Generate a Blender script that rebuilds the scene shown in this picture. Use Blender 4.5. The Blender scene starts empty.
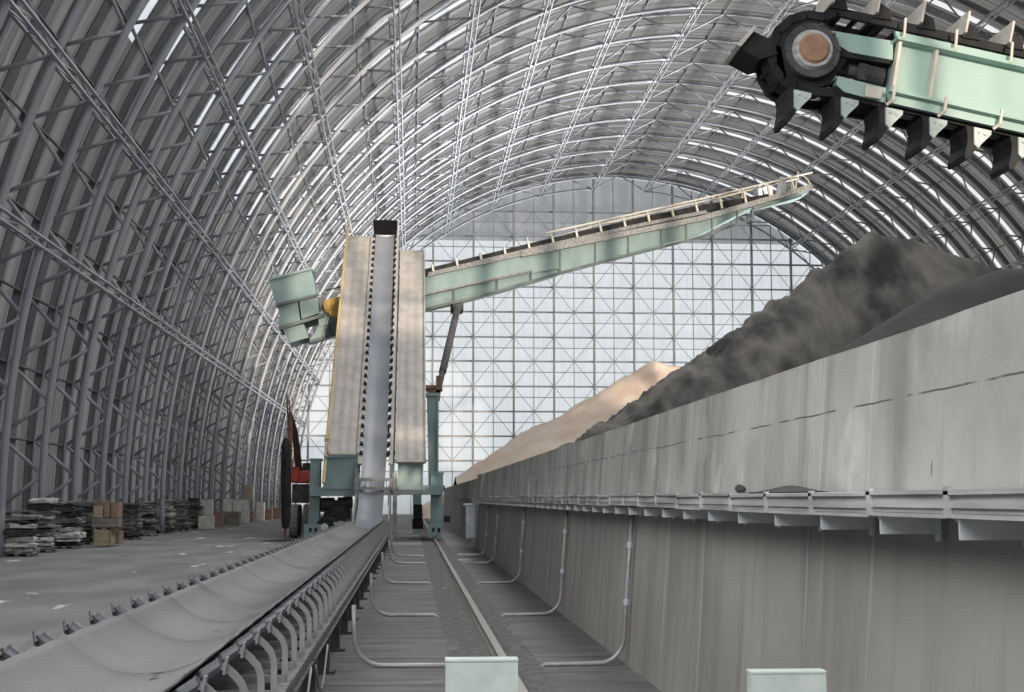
import bpy, bmesh, math, random
from mathutils import Vector, Matrix, noise as mnoise
random.seed(7)
C = bpy.context.scene.collection
SC = bpy.context.scene
V = Vector
PI = math.pi

# ------------------------------------------------------------------ camera
F = 1400.0
EYE = V((0, 0, 2.5))
YAW, PITCH = math.atan(100/F), math.atan(152/F)
cam = bpy.data.cameras.new('camera'); camo = bpy.data.objects.new('camera', cam); C.objects.link(camo)
cam.sensor_width = 36; cam.lens = F/1024*36; cam.clip_end = 800
camo.location = EYE
camo.rotation_euler = (PI/2 + PITCH, 0, -YAW)
SC.camera = camo
ROT = camo.rotation_euler.to_matrix()
def ray(px, py):
    return ROT @ V(((px-512)/F, -(py-346)/F, -1.0))
def atY(px, py, Y):
    d = ray(px, py); return EYE + d*(Y/d.y)
def atZ(px, py, Z):
    d = ray(px, py); return EYE + d*((Z-EYE.z)/d.z)
def atX(px, py, X):
    d = ray(px, py); return EYE + d*(X/d.x)

# ------------------------------------------------------------------ materials
def mat(name, c1, c2=None, rough=.7, metal=0, scale=1.0, stretch=(1, 1, 1), lo=.35, hi=.65, bump=0, bscale=None,
        detail=6, spec=.5, transl=0, tcol=None, extra=None):
    m = bpy.data.materials.new(name); m.use_nodes = True
    nt = m.node_tree; N = nt.nodes; L = nt.links
    b = N['Principled BSDF']; out = N['Material Output']
    b.inputs['Roughness'].default_value = rough; b.inputs['Metallic'].default_value = metal
    b.inputs['Specular IOR Level'].default_value = spec
    tc = N.new('ShaderNodeTexCoord'); mp = N.new('ShaderNodeMapping'); L.new(tc.outputs['Object'], mp.inputs['Vector'])
    mp.inputs['Scale'].default_value = stretch
    nz = N.new('ShaderNodeTexNoise'); nz.inputs['Scale'].default_value = scale; nz.inputs['Detail'].default_value = detail
    L.new(mp.outputs['Vector'], nz.inputs['Vector'])
    cr = N.new('ShaderNodeValToRGB'); L.new(nz.outputs['Fac'], cr.inputs['Fac'])
    c2 = c2 or c1
    cr.color_ramp.elements[0].position = lo; cr.color_ramp.elements[1].position = hi
    cr.color_ramp.elements[0].color = (*c1, 1); cr.color_ramp.elements[1].color = (*c2, 1)
    col = cr.outputs['Color']
    if extra: col = extra(nt, col, tc)
    L.new(col if tcol is None else mixcol(nt, col, tcol, 1.0, 'MULTIPLY'), b.inputs['Base Color'])
    if bump:
        n2 = N.new('ShaderNodeTexNoise'); n2.inputs['Scale'].default_value = bscale or scale*3; n2.inputs['Detail'].default_value = 8
        L.new(mp.outputs['Vector'], n2.inputs['Vector'])
        bp = N.new('ShaderNodeBump'); bp.inputs['Strength'].default_value = bump; bp.inputs['Distance'].default_value = .05
        L.new(n2.outputs['Fac'], bp.inputs['Height']); L.new(bp.outputs['Normal'], b.inputs['Normal'])
    if transl:
        t = N.new('ShaderNodeBsdfTranslucent'); L.new(col, t.inputs['Color'])
        mx = N.new('ShaderNodeMixShader'); mx.inputs['Fac'].default_value = transl
        L.new(b.outputs['BSDF'], mx.inputs[1]); L.new(t.outputs['BSDF'], mx.inputs[2]); L.new(mx.outputs['Shader'], out.inputs['Surface'])
    return m

def mixcol(nt, a, color, fac, mode='MIX'):
    n = nt.nodes.new('ShaderNodeMix'); n.data_type = 'RGBA'; n.blend_type = mode
    nt.links.new(a, n.inputs['A']); n.inputs['B'].default_value = (*color, 1)
    if isinstance(fac, float): n.inputs['Factor'].default_value = fac
    else: nt.links.new(fac, n.inputs['Factor'])
    return n.outputs['Result']
def math_n(nt, op, a, b=None):
    n = nt.nodes.new('ShaderNodeMath'); n.operation = op
    for i, v in enumerate((a, b)):
        if v is None: continue
        if isinstance(v, (int, float)): n.inputs[i].default_value = v
        else: nt.links.new(v, n.inputs[i])
    return n.outputs[0]
def noise_fac(nt, tc, scale, stretch, lo, hi, detail=6):
    mp = nt.nodes.new('ShaderNodeMapping'); mp.inputs['Scale'].default_value = stretch; nt.links.new(tc.outputs['Object'], mp.inputs['Vector'])
    nz = nt.nodes.new('ShaderNodeTexNoise'); nz.inputs['Scale'].default_value = scale; nz.inputs['Detail'].default_value = detail
    nt.links.new(mp.outputs['Vector'], nz.inputs['Vector'])
    mr = nt.nodes.new('ShaderNodeMapRange'); mr.inputs['From Min'].default_value = lo; mr.inputs['From Max'].default_value = hi
    nt.links.new(nz.outputs['Fac'], mr.inputs['Value'])
    return mr.outputs['Result']

def floor_extra(nt, col, tc):
    sp = nt.nodes.new('ShaderNodeSeparateXYZ'); nt.links.new(tc.outputs['Object'], sp.inputs[0])
    x, y = sp.outputs['X'], sp.outputs['Y']
    # coal-dusted lane between conveyor and wall
    lane = math_n(nt, 'GREATER_THAN', x, -3.3)
    near = math_n(nt, 'LESS_THAN', y, 76.0)
    f = math_n(nt, 'MULTIPLY', lane, near)
    f = math_n(nt, 'MULTIPLY', f, noise_fac(nt, tc, .8, (1, 4, 1), .15, .75))
    col = mixcol(nt, col, (.095, .093, .09), f)
    # pale spilled dust flecks on the left apron
    fl = noise_fac(nt, tc, .55, (1.2, .35, 1), .655, .68)
    lf = math_n(nt, 'LESS_THAN', x, -3.3)
    col = mixcol(nt, col, (.7, .7, .69), math_n(nt, 'MULTIPLY', fl, lf))
    # transverse saw joints
    w = math_n(nt, 'FRACT', math_n(nt, 'DIVIDE', y, 3.2))
    j = math_n(nt, 'LESS_THAN', w, .02)
    col = mixcol(nt, col, (.045, .045, .045), math_n(nt, 'MULTIPLY', j, lane))
    return col
def streak_extra(dark, light):
    def fn(nt, col, tc):
        col = mixcol(nt, col, dark, noise_fac(nt, tc, 1.0, (1, 2.3, .18), .52, .8))
        col = mixcol(nt, col, light, noise_fac(nt, tc, 1.0, (1, 5.5, .12), .64, .74))
        return col
    return fn
def joint_extra(nt, col, tc):
    col = streak_extra((.20, .195, .185), (.56, .55, .52))(nt, col, tc)
    sp = nt.nodes.new('ShaderNodeSeparateXYZ'); nt.links.new(tc.outputs['Object'], sp.inputs[0])
    dz = math_n(nt, 'SUBTRACT', sp.outputs['Z'], noise_fac(nt, tc, .7, (1, 1, .1), -6, 6))
    n = math_n(nt, 'ABSOLUTE', math_n(nt, 'SUBTRACT', dz, 2.66))
    j = math_n(nt, 'MULTIPLY', math_n(nt, 'LESS_THAN', n, .007), noise_fac(nt, tc, 1.5, (1, 1, .2), .42, .5))
    col = mixcol(nt, col, (.11, .105, .1), j)
    cr = noise_fac(nt, tc, 1.6, (1, 3, .5), .73, .75, 9)
    col = mixcol(nt, col, (.14, .135, .12), cr)
    col = mixcol(nt, col, (.66, .65, .61), noise_fac(nt, tc, 1.1, (1, .9, .7), .55, .72, 9))
    return mixcol(nt, col, (.19, .185, .17), noise_fac(nt, tc, .5, (1, 1.4, .35), .53, .8, 9))
def belt_extra(nt, col, tc):
    sp = nt.nodes.new('ShaderNodeSeparateXYZ'); nt.links.new(tc.outputs['Object'], sp.inputs[0])
    x, y = sp.outputs['X'], sp.outputs['Y']
    # dark bands across the belt, shading of the trough put into the colour
    xx = math_n(nt, 'MULTIPLY', noise_fac(nt, tc, .7, (1, 1, 1), 0, 1), 1.2)
    yy = math_n(nt, 'ADD', y, xx)
    w = math_n(nt, 'FRACT', math_n(nt, 'DIVIDE', yy, 2.75))
    band = math_n(nt, 'POWER', w, 9.0)
    band = math_n(nt, 'MULTIPLY', band, noise_fac(nt, tc, .9, (1, .5, 1), .3, .6))
    col = mixcol(nt, col, (.07, .07, .075), math_n(nt, 'MULTIPLY', band, .95))
    sp2 = noise_fac(nt, tc, 3.2, (1.6, .7, 1), .62, .66)
    mid = math_n(nt, 'LESS_THAN', math_n(nt, 'ABSOLUTE', math_n(nt, 'ADD', x, 2.05)), .30)
    return mixcol(nt, col, (.05, .05, .055), math_n(nt, 'MULTIPLY', sp2, mid))

M = {}
M['floor'] = mat('concrete_floor', (.19, .19, .19), (.29, .29, .285), rough=.85, scale=.5, stretch=(1, .4, 1), bump=.15, bscale=3, extra=floor_extra)
M['bed'] = mat('rail_bed_ballast', (.09, .088, .084), (.19, .185, .178), rough=.95, scale=6, bump=.6, bscale=18)
M['wall_up'] = mat('upper_wall_concrete', (.34, .335, .32), (.48, .47, .45), rough=.9, scale=.7, bump=.35, bscale=4, extra=joint_extra)
M['wall_low'] = mat('lower_wall_concrete', (.30, .29, .275), (.37, .36, .34), rough=.85, scale=.5, bump=.2, bscale=4,
                    extra=streak_extra((.21, .2, .19), (.50, .49, .47)))
M['sheet'] = mat('roof_sheet', (.15, .148, .142), (.27, .266, .256), rough=.8, scale=1.0, stretch=(.02, 2.6, .02), lo=.38, hi=.62, detail=2, transl=.6, tcol=(.5, .5, .5))
M['sheet_dark'] = mat('roof_sheet_rib', (.10, .105, .115), (.15, .155, .165), rough=.7, scale=.3)
M['skylight'] = mat('skylight_fibreglass', (.92, .93, .95), (.97, .97, .98), rough=.5, scale=.3, transl=.9)
M['gable'] = mat('gable_sheet', (.80, .82, .84), (.9, .91, .92), rough=.6, scale=.5, stretch=(6, 1, .3), transl=.8)
M['gable_top'] = mat('gable_upper_sheet', (.45, .46, .47), (.52, .52, .53), rough=.6, scale=.3, stretch=(6, 1, .3), transl=.5)
M['frame'] = mat('arch_steel', (.25, .265, .30), (.36, .37, .39), rough=.45, scale=.25, metal=.0)
M['gframe'] = mat('gable_steel', (.24, .25, .26), (.32, .33, .34), rough=.6, scale=.4)
M['galv'] = mat('galvanised_steel', (.50, .54, .57), (.68, .72, .75), rough=.45, scale=2.5, metal=.25)
M['tray'] = mat('dusty_cable_tray', (.34, .345, .345), (.56, .57, .58), rough=.6, scale=1.4, stretch=(1, .6, 6), metal=.1)
M['teal'] = mat('teal_paint', (.185, .275, .268), (.27, .37, .362), rough=.55, scale=.8, stretch=(1, 1, .5), lo=.3, hi=.7)
M['teal_lt'] = mat('pale_green_paint', (.47, .56, .52), (.60, .66, .63), rough=.6, scale=5, lo=.4, hi=.62)
M['teal_arm'] = mat('mint_paint', (.31, .47, .415), (.41, .56, .505), rough=.5, scale=1.2, stretch=(1, 1, .4))
M['teal_dk'] = mat('dark_teal_paint', (.075, .10, .10), (.14, .17, .16), rough=.6, scale=.8)
M['black'] = mat('black_steel', (.016, .016, .018), (.034, .034, .036), rough=.6, scale=3, spec=.2)
M['dark'] = mat('grimy_dark_steel', (.045, .045, .05), (.10, .10, .10), rough=.7, scale=3)
M['rust'] = mat('rusty_bearing_cap', (.30, .17, .11), (.42, .26, .17), rough=.7, scale=6)
M['cream'] = mat('cream_edge_paint', (.60, .56, .47), (.72, .68, .6), rough=.6, scale=3)
M['wood'] = mat('bare_pale_plate', (.55, .50, .44), (.68, .64, .58), rough=.8, scale=3, stretch=(6, 1, 1))
M['beige'] = mat('beige_sheet', (.36, .33, .30), (.50, .47, .43), rough=.55, scale=1.2, stretch=(1, 1, .6), lo=.3, hi=.7)
M['yellow'] = mat('yellow_paint', (.52, .39, .19), (.62, .49, .27), rough=.6, scale=2)
M['orange'] = mat('orange_motor_paint', (.75, .45, .10), (.8, .52, .16), rough=.5, scale=2)
M['red'] = mat('red_paint', (.45, .05, .03), (.58, .09, .05), rough=.5, scale=1.5)
M['brown'] = mat('brown_rust_steel', (.12, .06, .045), (.2, .11, .08), rough=.7, scale=3)
M['belt'] = mat('conveyor_rubber', (.15, .15, .157), (.23, .228, .228), rough=.6, scale=.6, stretch=(1, .35, 1), bump=.1, bscale=8, extra=belt_extra)
M['belt_sheen'] = mat('belt_sheen_tint', (.18, .195, .22), (.29, .305, .33), rough=.4, scale=.35, stretch=(.6, 1, .3), spec=.6)  # same rubber as the yard belt, its sheen put into a paler bluish colour
M['dust'] = mat('dust_caked_steel', (.20, .20, .195), (.36, .36, .35), rough=.9, scale=7, bump=.8, bscale=25)
M['bracket'] = mat('idler_bracket_steel', (.19, .195, .20), (.31, .315, .32), rough=.45, scale=3, metal=.1)
M['roller'] = mat('idler_roller_steel', (.04, .043, .05), (.10, .105, .12), rough=.4, scale=2, metal=.4)
M['rail'] = mat('worn_rail_steel', (.27, .255, .24), (.36, .345, .33), rough=.45, scale=1, stretch=(1, .2, 1), metal=.2)
M['conduit'] = mat('grey_conduit', (.26, .265, .27), (.42, .43, .44), rough=.4, scale=2, metal=.2)
M['coal'] = mat('coal_dark_ore', (.030, .029, .028), (.085, .080, .074), rough=.95, scale=.6, detail=10, bump=.9, bscale=3.5)
M['coal_scraped'] = mat('scraped_ore', (.022, .021, .020), (.15, .14, .128), rough=.95, scale=.9, stretch=(1, .4, .3), lo=.38, hi=.62, detail=10, bump=1, bscale=2.5)  # pale and dark ore tones mixed by noise over the whole pile
M['coal_smooth'] = mat('fine_dark_ore', (.055, .053, .055), (.082, .08, .08), rough=.95, scale=1.2, bump=.4, bscale=8)
M['tan'] = mat('tan_ore', (.86, .66, .52), (.97, .84, .72), rough=.95, scale=.35, detail=9, bump=.8, bscale=1.2)
M['pallet'] = mat('weathered_pallet_wood', (.17, .15, .13), (.28, .25, .22), rough=.9, scale=3, stretch=(1, 6, 1))
M['crate'] = mat('pale_crate_wood', (.32, .25, .17), (.46, .38, .28), rough=.85, scale=3, stretch=(1, 1, 6))
M['crate_red'] = mat('brown_carton', (.24, .15, .11), (.34, .23, .18), rough=.85, scale=3)
M['crate_white'] = mat('white_carton', (.52, .51, .48), (.68, .67, .63), rough=.8, scale=2)
for i, (a, b) in enumerate([((.03, .03, .03), (.07, .07, .07)), ((.16, .16, .155), (.28, .28, .27)), ((.42, .42, .41), (.66, .66, .65)), ((.10, .10, .095), (.19, .185, .18))]):
    M['sack%d' % i] = mat('sack_cloth_%s' % 'abcd'[i], a, b, rough=.9, scale=3, bump=.5, bscale=6)

# ------------------------------------------------------------------ mesh builder
class MB:
    def __init__(s): s.v = []; s.f = []; s.mi = []
    def add(s, vs, fs, mi=0):
        o = len(s.v); s.v += [tuple(v) for v in vs]
        for f in fs: s.f.append(tuple(o+i for i in f)); s.mi.append(mi)
    def hexa(s, p, mi=0):   # 8 points: bottom 4 ccw, top 4 ccw
        s.add(p, [(3, 2, 1, 0), (4, 5, 6, 7), (0, 1, 5, 4), (1, 2, 6, 5), (2, 3, 7, 6), (3, 0, 4, 7)], mi)
    def box(s, x0, x1, y0, y1, z0, z1, mi=0):
        s.hexa([(x0, y0, z0), (x1, y0, z0), (x1, y1, z0), (x0, y1, z0), (x0, y0, z1), (x1, y0, z1), (x1, y1, z1), (x0, y1, z1)], mi)
    def bevbox(s, x0, x1, y0, y1, z0, z1, b=.02, mi=0):
        bm = bmesh.new(); bmesh.ops.create_cube(bm, size=1)
        bmesh.ops.scale(bm, vec=(x1-x0, y1-y0, z1-z0), verts=bm.verts)
        bmesh.ops.translate(bm, vec=((x0+x1)/2, (y0+y1)/2, (z0+z1)/2), verts=bm.verts)
        bmesh.ops.bevel(bm, geom=list(bm.edges), offset=b, segments=2, affect='EDGES', profile=.5)
        bm.verts.index_update()
        s.add([v.co.copy() for v in bm.verts], [[v.index for v in f.verts] for f in bm.faces], mi); bm.free()
    def tube(s, a, b, r, n=6, r2=None, mi=0, cap=True):
        a, b = V(a), V(b); d = b-a
        if d.length < 1e-6: return
        d.normalize(); u = d.orthogonal().normalized(); w = d.cross(u); r2 = r if r2 is None else r2
        vs = [a+(u*math.cos(2*PI*i/n)+w*math.sin(2*PI*i/n))*r for i in range(n)] + [b+(u*math.cos(2*PI*i/n)+w*math.sin(2*PI*i/n))*r2 for i in range(n)]
        fs = [(i, (i+1) % n, n+(i+1) % n, n+i) for i in range(n)]
        if cap: fs += [tuple(range(n-1, -1, -1)), tuple(range(n, 2*n))]
        s.add(vs, fs, mi)
    def path(s, pts, r, n=6, mi=0):
        pts = [V(p) for p in pts]; rings = []; prev = None
        for i, p in enumerate(pts):
            d = (pts[min(i+1, len(pts)-1)]-pts[max(i-1, 0)]).normalized()
            u = d.orthogonal().normalized() if prev is None else (prev-d*prev.dot(d)).normalized()
            prev = u; w = d.cross(u); rr = r[i] if isinstance(r, (list, tuple)) else r
            rings.append([p+(u*math.cos(2*PI*k/n)+w*math.sin(2*PI*k/n))*rr for k in range(n)])
        vs = [v for rg in rings for v in rg]; fs = []
        for i in range(len(pts)-1):
            for k in range(n): fs.append((i*n+k, i*n+(k+1) % n, (i+1)*n+(k+1) % n, (i+1)*n+k))
        fs += [tuple(range(n-1, -1, -1)), tuple(range((len(pts)-1)*n, len(pts)*n))]
        s.add(vs, fs, mi)
    def bar(s, a, b, w, h, up=(0, 0, 1), mi=0):   # rectangular bar along a-b
        a, b = V(a), V(b); d = (b-a).normalized(); up = V(up)
        side = d.cross(up)
        side = side.normalized() if side.length > 1e-5 else d.orthogonal().normalized()
        u = side.cross(d)
        q = [side*w/2*i+u*h/2*j for i, j in ((-1, -1), (1, -1), (1, 1), (-1, 1))]
        s.hexa([a+x for x in q]+[b+x for x in q], mi)
    def prism(s, outline, ext, mi=0):    # planar outline (3d points) extruded by vector ext
        o = [V(p) for p in outline]; e = V(ext); n = len(o)
        s.add(o+[p+e for p in o], [tuple(range(n-1, -1, -1)), tuple(range(n, 2*n))]+[(i, (i+1) % n, n+(i+1) % n, n+i) for i in range(n)], mi)
    def grid(s, fn, nu, nv, mi=0):
        vs = [fn(i/nu, j/nv) for j in range(nv+1) for i in range(nu+1)]
        fs = [(j*(nu+1)+i, j*(nu+1)+i+1, (j+1)*(nu+1)+i+1, (j+1)*(nu+1)+i) for j in range(nv) for i in range(nu)]
        s.add(vs, fs, mi)
    def mesh(s, name, mats, smooth=False):
        me = bpy.data.meshes.new(name); me.from_pydata(s.v, [], s.f)
        for m in (mats if isinstance(mats, (list, tuple)) else [mats]): me.materials.append(m)
        me.polygons.foreach_set('material_index', s.mi)
        if smooth: me.polygons.foreach_set('use_smooth', [True]*len(s.f))
        bm = bmesh.new(); bm.from_mesh(me); bmesh.ops.recalc_face_normals(bm, faces=bm.faces); bm.to_mesh(me); bm.free()
        me.update(); return me
    def build(s, name, mats, parent=None, smooth=False, loc=None):
        o = bpy.data.objects.new(name, s.mesh(name, mats, smooth)); C.objects.link(o)
        if parent: o.parent = parent
        if loc is not None: o.location = loc
        return o

def tag(o, label=None, cat=None, group=None, kind=None):
    if label: o['label'] = label
    if cat: o['category'] = cat
    if group: o['group'] = group
    if kind: o['kind'] = kind
    return o
def empty(name, label, cat, loc=(0, 0, 0), rz=0, group=None):
    o = bpy.data.objects.new(name, None); C.objects.link(o); o.location = loc; o.rotation_euler = (0, 0, rz); o.empty_display_size = .3
    return tag(o, label, cat, group)
def inst(name, me, parent=None, loc=(0, 0, 0), rot=None):
    o = bpy.data.objects.new(name, me); C.objects.link(o); o.location = loc
    if rot: o.rotation_euler = rot
    if parent: o.parent = parent
    return o

# ------------------------------------------------------------------ shed shell
XC, ZC, RI, RO, RS = 31.0, 2.5, 48.5, 50.7, 51.0
Y_END, BAY = 217.9, 6.5
def P(a, R, Y): return V((XC+R*math.cos(math.radians(a)), Y, ZC+R*math.sin(math.radians(a))))
RIBS = [215.25-8.25*k for k in range(14)]+[100.7-6.5*k for k in range(11)]     # 215 down to 35.7
Y_FRONT = 35.7-6.5*11                      # about -36
LINES = [Y_END]+RIBS+[35.7-6.5*(k+1) for k in range(11)]
NODES = [174.6, 166.8, 158.8, 150.6, 142, 132, 122.3, 112.9, 103.2, 93.4, 83.5, 73.7, 63.9, 54.1, 44.3, 34.5, 24.7, 14.9, 5.4]

fl = MB(); fl.box(-24, 90, Y_FRONT-6, 224, -.3, 0)
tag(fl.build('floor', M['floor']), 'grey concrete floor of the storage shed', 'floor', kind='structure')

SKY_L, SKY_R = (121, 152.5), (33, 80.5)
OPEN = []      # (bay index, angle range) panels missing from the roof
sh = MB()
AST = 2.0
nA = int((183-(-3))/AST)
for k in range(len(LINES)-1):
    y1 = LINES[k]; y0 = LINES[k+1]; Lb = y1-y0; q_ = Lb/6.5
    if Lb < 4: edges, darks, skyi = [0, Lb], (0,), -1
    else: edges, darks, skyi = [0, .55, 1.55*q_, 1.55*q_+1.0, Lb/2-.55, Lb/2+.55, Lb-.55, Lb], (0, 4, 6), 2
    for e in range(len(edges)-1):
        ya, yb = y0+edges[e], y0+edges[e+1]; dark = e in darks; sky = (e == skyi)
        for i in range(nA):
            a0, a1 = -3+AST*i, -3+AST*(i+1); am = (a0+a1)/2
            if sky and (SKY_L[0] < am < SKY_L[1] or SKY_R[0] < am < SKY_R[1]): continue
            if any(k == kk and lo < am < hi for kk, lo, hi in OPEN): continue
            R = RS-.08 if dark else RS
            if dark:
                for yy in (ya, yb): sh.add([P(a0, RS-.08, yy), P(a1, RS-.08, yy), P(a1, RS, yy), P(a0, RS, yy)], [(0, 1, 2, 3)], 1)
            sh.add([P(a0, R, ya), P(a0, R, yb), P(a1, R, yb), P(a1, R, ya)], [(0, 1, 2, 3)], 1 if dark else 0)
tag(sh.build('ceiling', [M['sheet'], M['sheet_dark']]), 'ribbed grey barrel roof sheeting of the shed', 'roof', kind='structure')

nwin = 0
for side, (lo, hi) in (('left', SKY_L), ('right', SKY_R)):
    wb = MB()
    a_lo = -3+AST*math.ceil((lo-1+3)/AST-1e-6); a_hi = -3+AST*math.floor((hi+1+3)/AST+1e-6)
    steps = int(round((a_hi-a_lo)/AST))
    for i in range(steps):
        a0, a1 = a_lo+AST*i, a_lo+AST*(i+1)
        q = [P(a, R, y) for R in (RS, RS+.03) for a, y in ((a0, -.52), (a0, .52), (a1, .52), (a1, -.52))]
        wb.hexa(q, 0)
    me = wb.mesh('skylight_strip', M['skylight'])
    for k in range(1, 28):
        nwin += 1; q_ = (LINES[k]-LINES[k+1])/6.5
        o = inst('window_%d' % nwin, me, loc=(0, LINES[k+1]+1.55*q_+.5, 0))
        tag(o, 'white skylight strip curving down the %s side of the barrel roof' % side, 'skylight', 'skylight strips in the %s side of the roof' % side, 'structure')

# arch truss: inner tube, outer tube, lacing (all arches share the mesh)
ab = MB()
ab.path([P(a, RI, 0) for a in [182.9]+[181-2*i for i in range(44)]+[93.4]], .18, 7)
ab.path([P(a, RI, 0) for a in [83.5, 82]+[80-2*i for i in range(41)]+[-2.9]], .16, 7)
ab.path([P(a, RO, 0) for a in [182.8]+[180-3*i for i in range(61)]+[-2.8]], .12, 5)
full = [182.8]+NODES+[-2.8]
for i in range(len(full)-1):
    a, b = full[i], full[i+1]; n = 2 if a > 140 or b < 40 else 1
    for q in range(n):
        s0, s1 = a+(b-a)*q/n, a+(b-a)*(q+1)/n; m = (s0+s1)/2
        ab.tube(P(s0, RI, 0), P(m, RO, 0), .10, 5); ab.tube(P(m, RO, 0), P(s1, RI, 0), .10, 5)
arch_me = ab.mesh('arch_truss', M['frame'], True)
for k, y in enumerate(RIBS):
    tag(inst('roof_arch', arch_me, loc=(0, y, 0)), 'grey tubular steel arch truss spanning the barrel roof', 'arch', 'arch trusses of the shed', 'structure')
# longitudinal lattice girders at each node line
L0, L1 = RIBS[-1], RIBS[0]
for i, a in enumerate(NODES[1:-1]):
    g = MB(); w = .55 if 80 < a < 150 else .4
    da = math.degrees(w/RI)/1.0
    for aa, R in ((a-da/2, RI-.12), (a+da/2, RI-.12), (a, RI+.75)):
        g.tube(P(aa, R, L0), P(aa, R, L1), .09, 5)
    nb = int((L1-L0)/BAY*2)
    for q in range(nb):
        ya, yb = L0+q*BAY/2, L0+(q+1)*BAY/2
        s = da/2 if q % 2 else -da/2
        g.tube(P(a-s, RI-.12, ya), P(a+s, RI-.12, yb), .04, 4)
        g.tube(P(a+s, RI-.12, ya), P(a, RI+.75, (ya+yb)/2), .045, 4); g.tube(P(a, RI+.75, (ya+yb)/2), P(a-s, RI-.12, yb), .045, 4)
    tag(g.build('roof_girder', M['frame']), 'long lattice girder running down the length of the barrel roof', 'girder', 'lengthwise roof girders', 'structure')
pu = MB()
for i in range(len(full)-1):
    a, b = full[i], full[i+1]; n = 2 if a > 140 or b < 40 else 1
    for q in range(n): pu.tube(P(a+(b-a)*(q+.5)/n, RO+.12, Y_FRONT), P(a+(b-a)*(q+.5)/n, RO+.12, L1), .08, 5)
tag(pu.build('roof_purlins', M['sheet_dark']), 'thin dark purlins along the underside of the roof sheets', 'purlin', kind='structure')
# wall catwalk rail on the left frames (at the lower girder lines)
# gable walls
def gable(name, Y, label, m_low, m_top, z_split):
    g = MB(); n = 96
    pts = [P(-3+186*i/n, RS-.05, Y) for i in range(n+1)]
    c = V((XC, Y, 0))
    lowp = []
    for i in range(n):
        p, q = pts[i], pts[i+1]
        for (za, zb, mi) in ((0, z_split, 0), (z_split, 99, 1)):
            pz0, pz1 = min(max(p.z, 0), zb), min(max(q.z, 0), zb)
            if max(pz0, pz1) <= za: continue
            g.add([(p.x, Y, za), (q.x, Y, za), (q.x, Y, max(pz1, za)), (p.x, Y, max(pz0, za))], [(0, 1, 2, 3)], mi)
    return tag(g.build(name, [m_low, m_top]), label, 'wall', kind='structure')
gable('wall_back', Y_END+.4, 'white translucent end wall far down the shed behind a braced steel grid', M['gable'], M['gable_top'], 43)
fw = MB(); cx_, cz_ = 1.25, 1.25
for i in range(84):
    for j in range(43):
        xa, za = XC-52.5+cx_*i, cz_*j; xm, zm = xa+cx_/2, za+cz_/2
        if (xm-XC)**2+(zm-ZC)**2 > (RS+.4)**2: continue
        if 17 < xm < 62 and zm > 24.5: continue          # upper opening, shaped to aim the sun beam down the shed
        if 20.5 < xm < 25.6 and 14 < zm < 16.9: continue  # small opening added to throw sun patches on the scraper arm
        fw.add([(xa, Y_FRONT, za), (xa+cx_, Y_FRONT, za), (xa+cx_, Y_FRONT, za+cz_), (xa, Y_FRONT, za+cz_)], [(0, 1, 2, 3)])
tag(fw.build('wall_front', M['gable_top']), 'unseen end wall of the shed behind the viewer, openings shaped to aim the sun', 'wall', kind='structure')
ff = MB()  # unseen bars, added to break the incoming sun into patches
for i in range(9):
    x = 18+5.2*i; ff.box(x-.5, x+.5, Y_FRONT-.3, Y_FRONT, 24, 51.5)
for z in (28.5,): ff.box(17, 62, Y_FRONT-.3, Y_FRONT, z-.35, z+.35)
ff.box(21.55, 21.95, Y_FRONT-.3, Y_FRONT, 13.7, 17.6); ff.box(25.2, 25.6, Y_FRONT-.3, Y_FRONT, 13.7, 17.6)
tag(ff.build('trim_sun_shading_bars', M['gframe']), 'unseen columns and rails added across the front gable opening to break up sunlight', 'frame', kind='structure')
gf = MB(); YG = Y_END-.1
def inside(x, z): return (x-XC)**2+(z-ZC)**2 < (RS-.4)**2 and z >= 0
def zmax(x): return ZC+math.sqrt(max((RS-.3)**2-(x-XC)**2, 0))
def xmin(z): return XC-math.sqrt(max((RS-.3)**2-(z-ZC)**2, 0))
colx = [9.46+6.35*i for i in range(-5, 12)]
for x in colx:
    if zmax(x) > 4: gf.box(x-.15, x+.15, YG-.5, YG, 0, zmax(x))
    if zmax(x+3.17) > 4: gf.box(x+3.17-.06, x+3.17+.06, YG-.2, YG, 0, zmax(x+3.17))
ROWH = [atY(600, y, YG).z for y in (461, 436.6, 412, 387, 362, 338, 313, 288, 263, 238, 213)]
for z in ROWH:
    x0 = xmin(z); gf.box(x0, 2*XC-x0, YG-.3, YG, z-.13, z+.13)
    z2 = z-1.7; x0 = xmin(z2); gf.box(x0, 2*XC-x0, YG-.2, YG, z2-.06, z2+.06)
hx = [colx[0]+3.175*i for i in range(34)]
for i in range(33):
    for j in range(len(ROWH)-1):
        xa, xb = hx[i], hx[i+1]; za, zb = ROWH[j], ROWH[j+1]
        p, q = ((xa, za), (xb, zb)) if (i+j) % 2 else ((xb, za), (xa, zb))
        if inside(*p) and inside(*q): gf.tube((p[0], YG-.15, p[1]), (q[0], YG-.15, q[1]), .06, 4)
tag(gf.build('trim_back_wall_frame', M['gframe']), 'grid of dark steel columns, rails and cross braces on the far end wall', 'frame', kind='structure')

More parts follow.
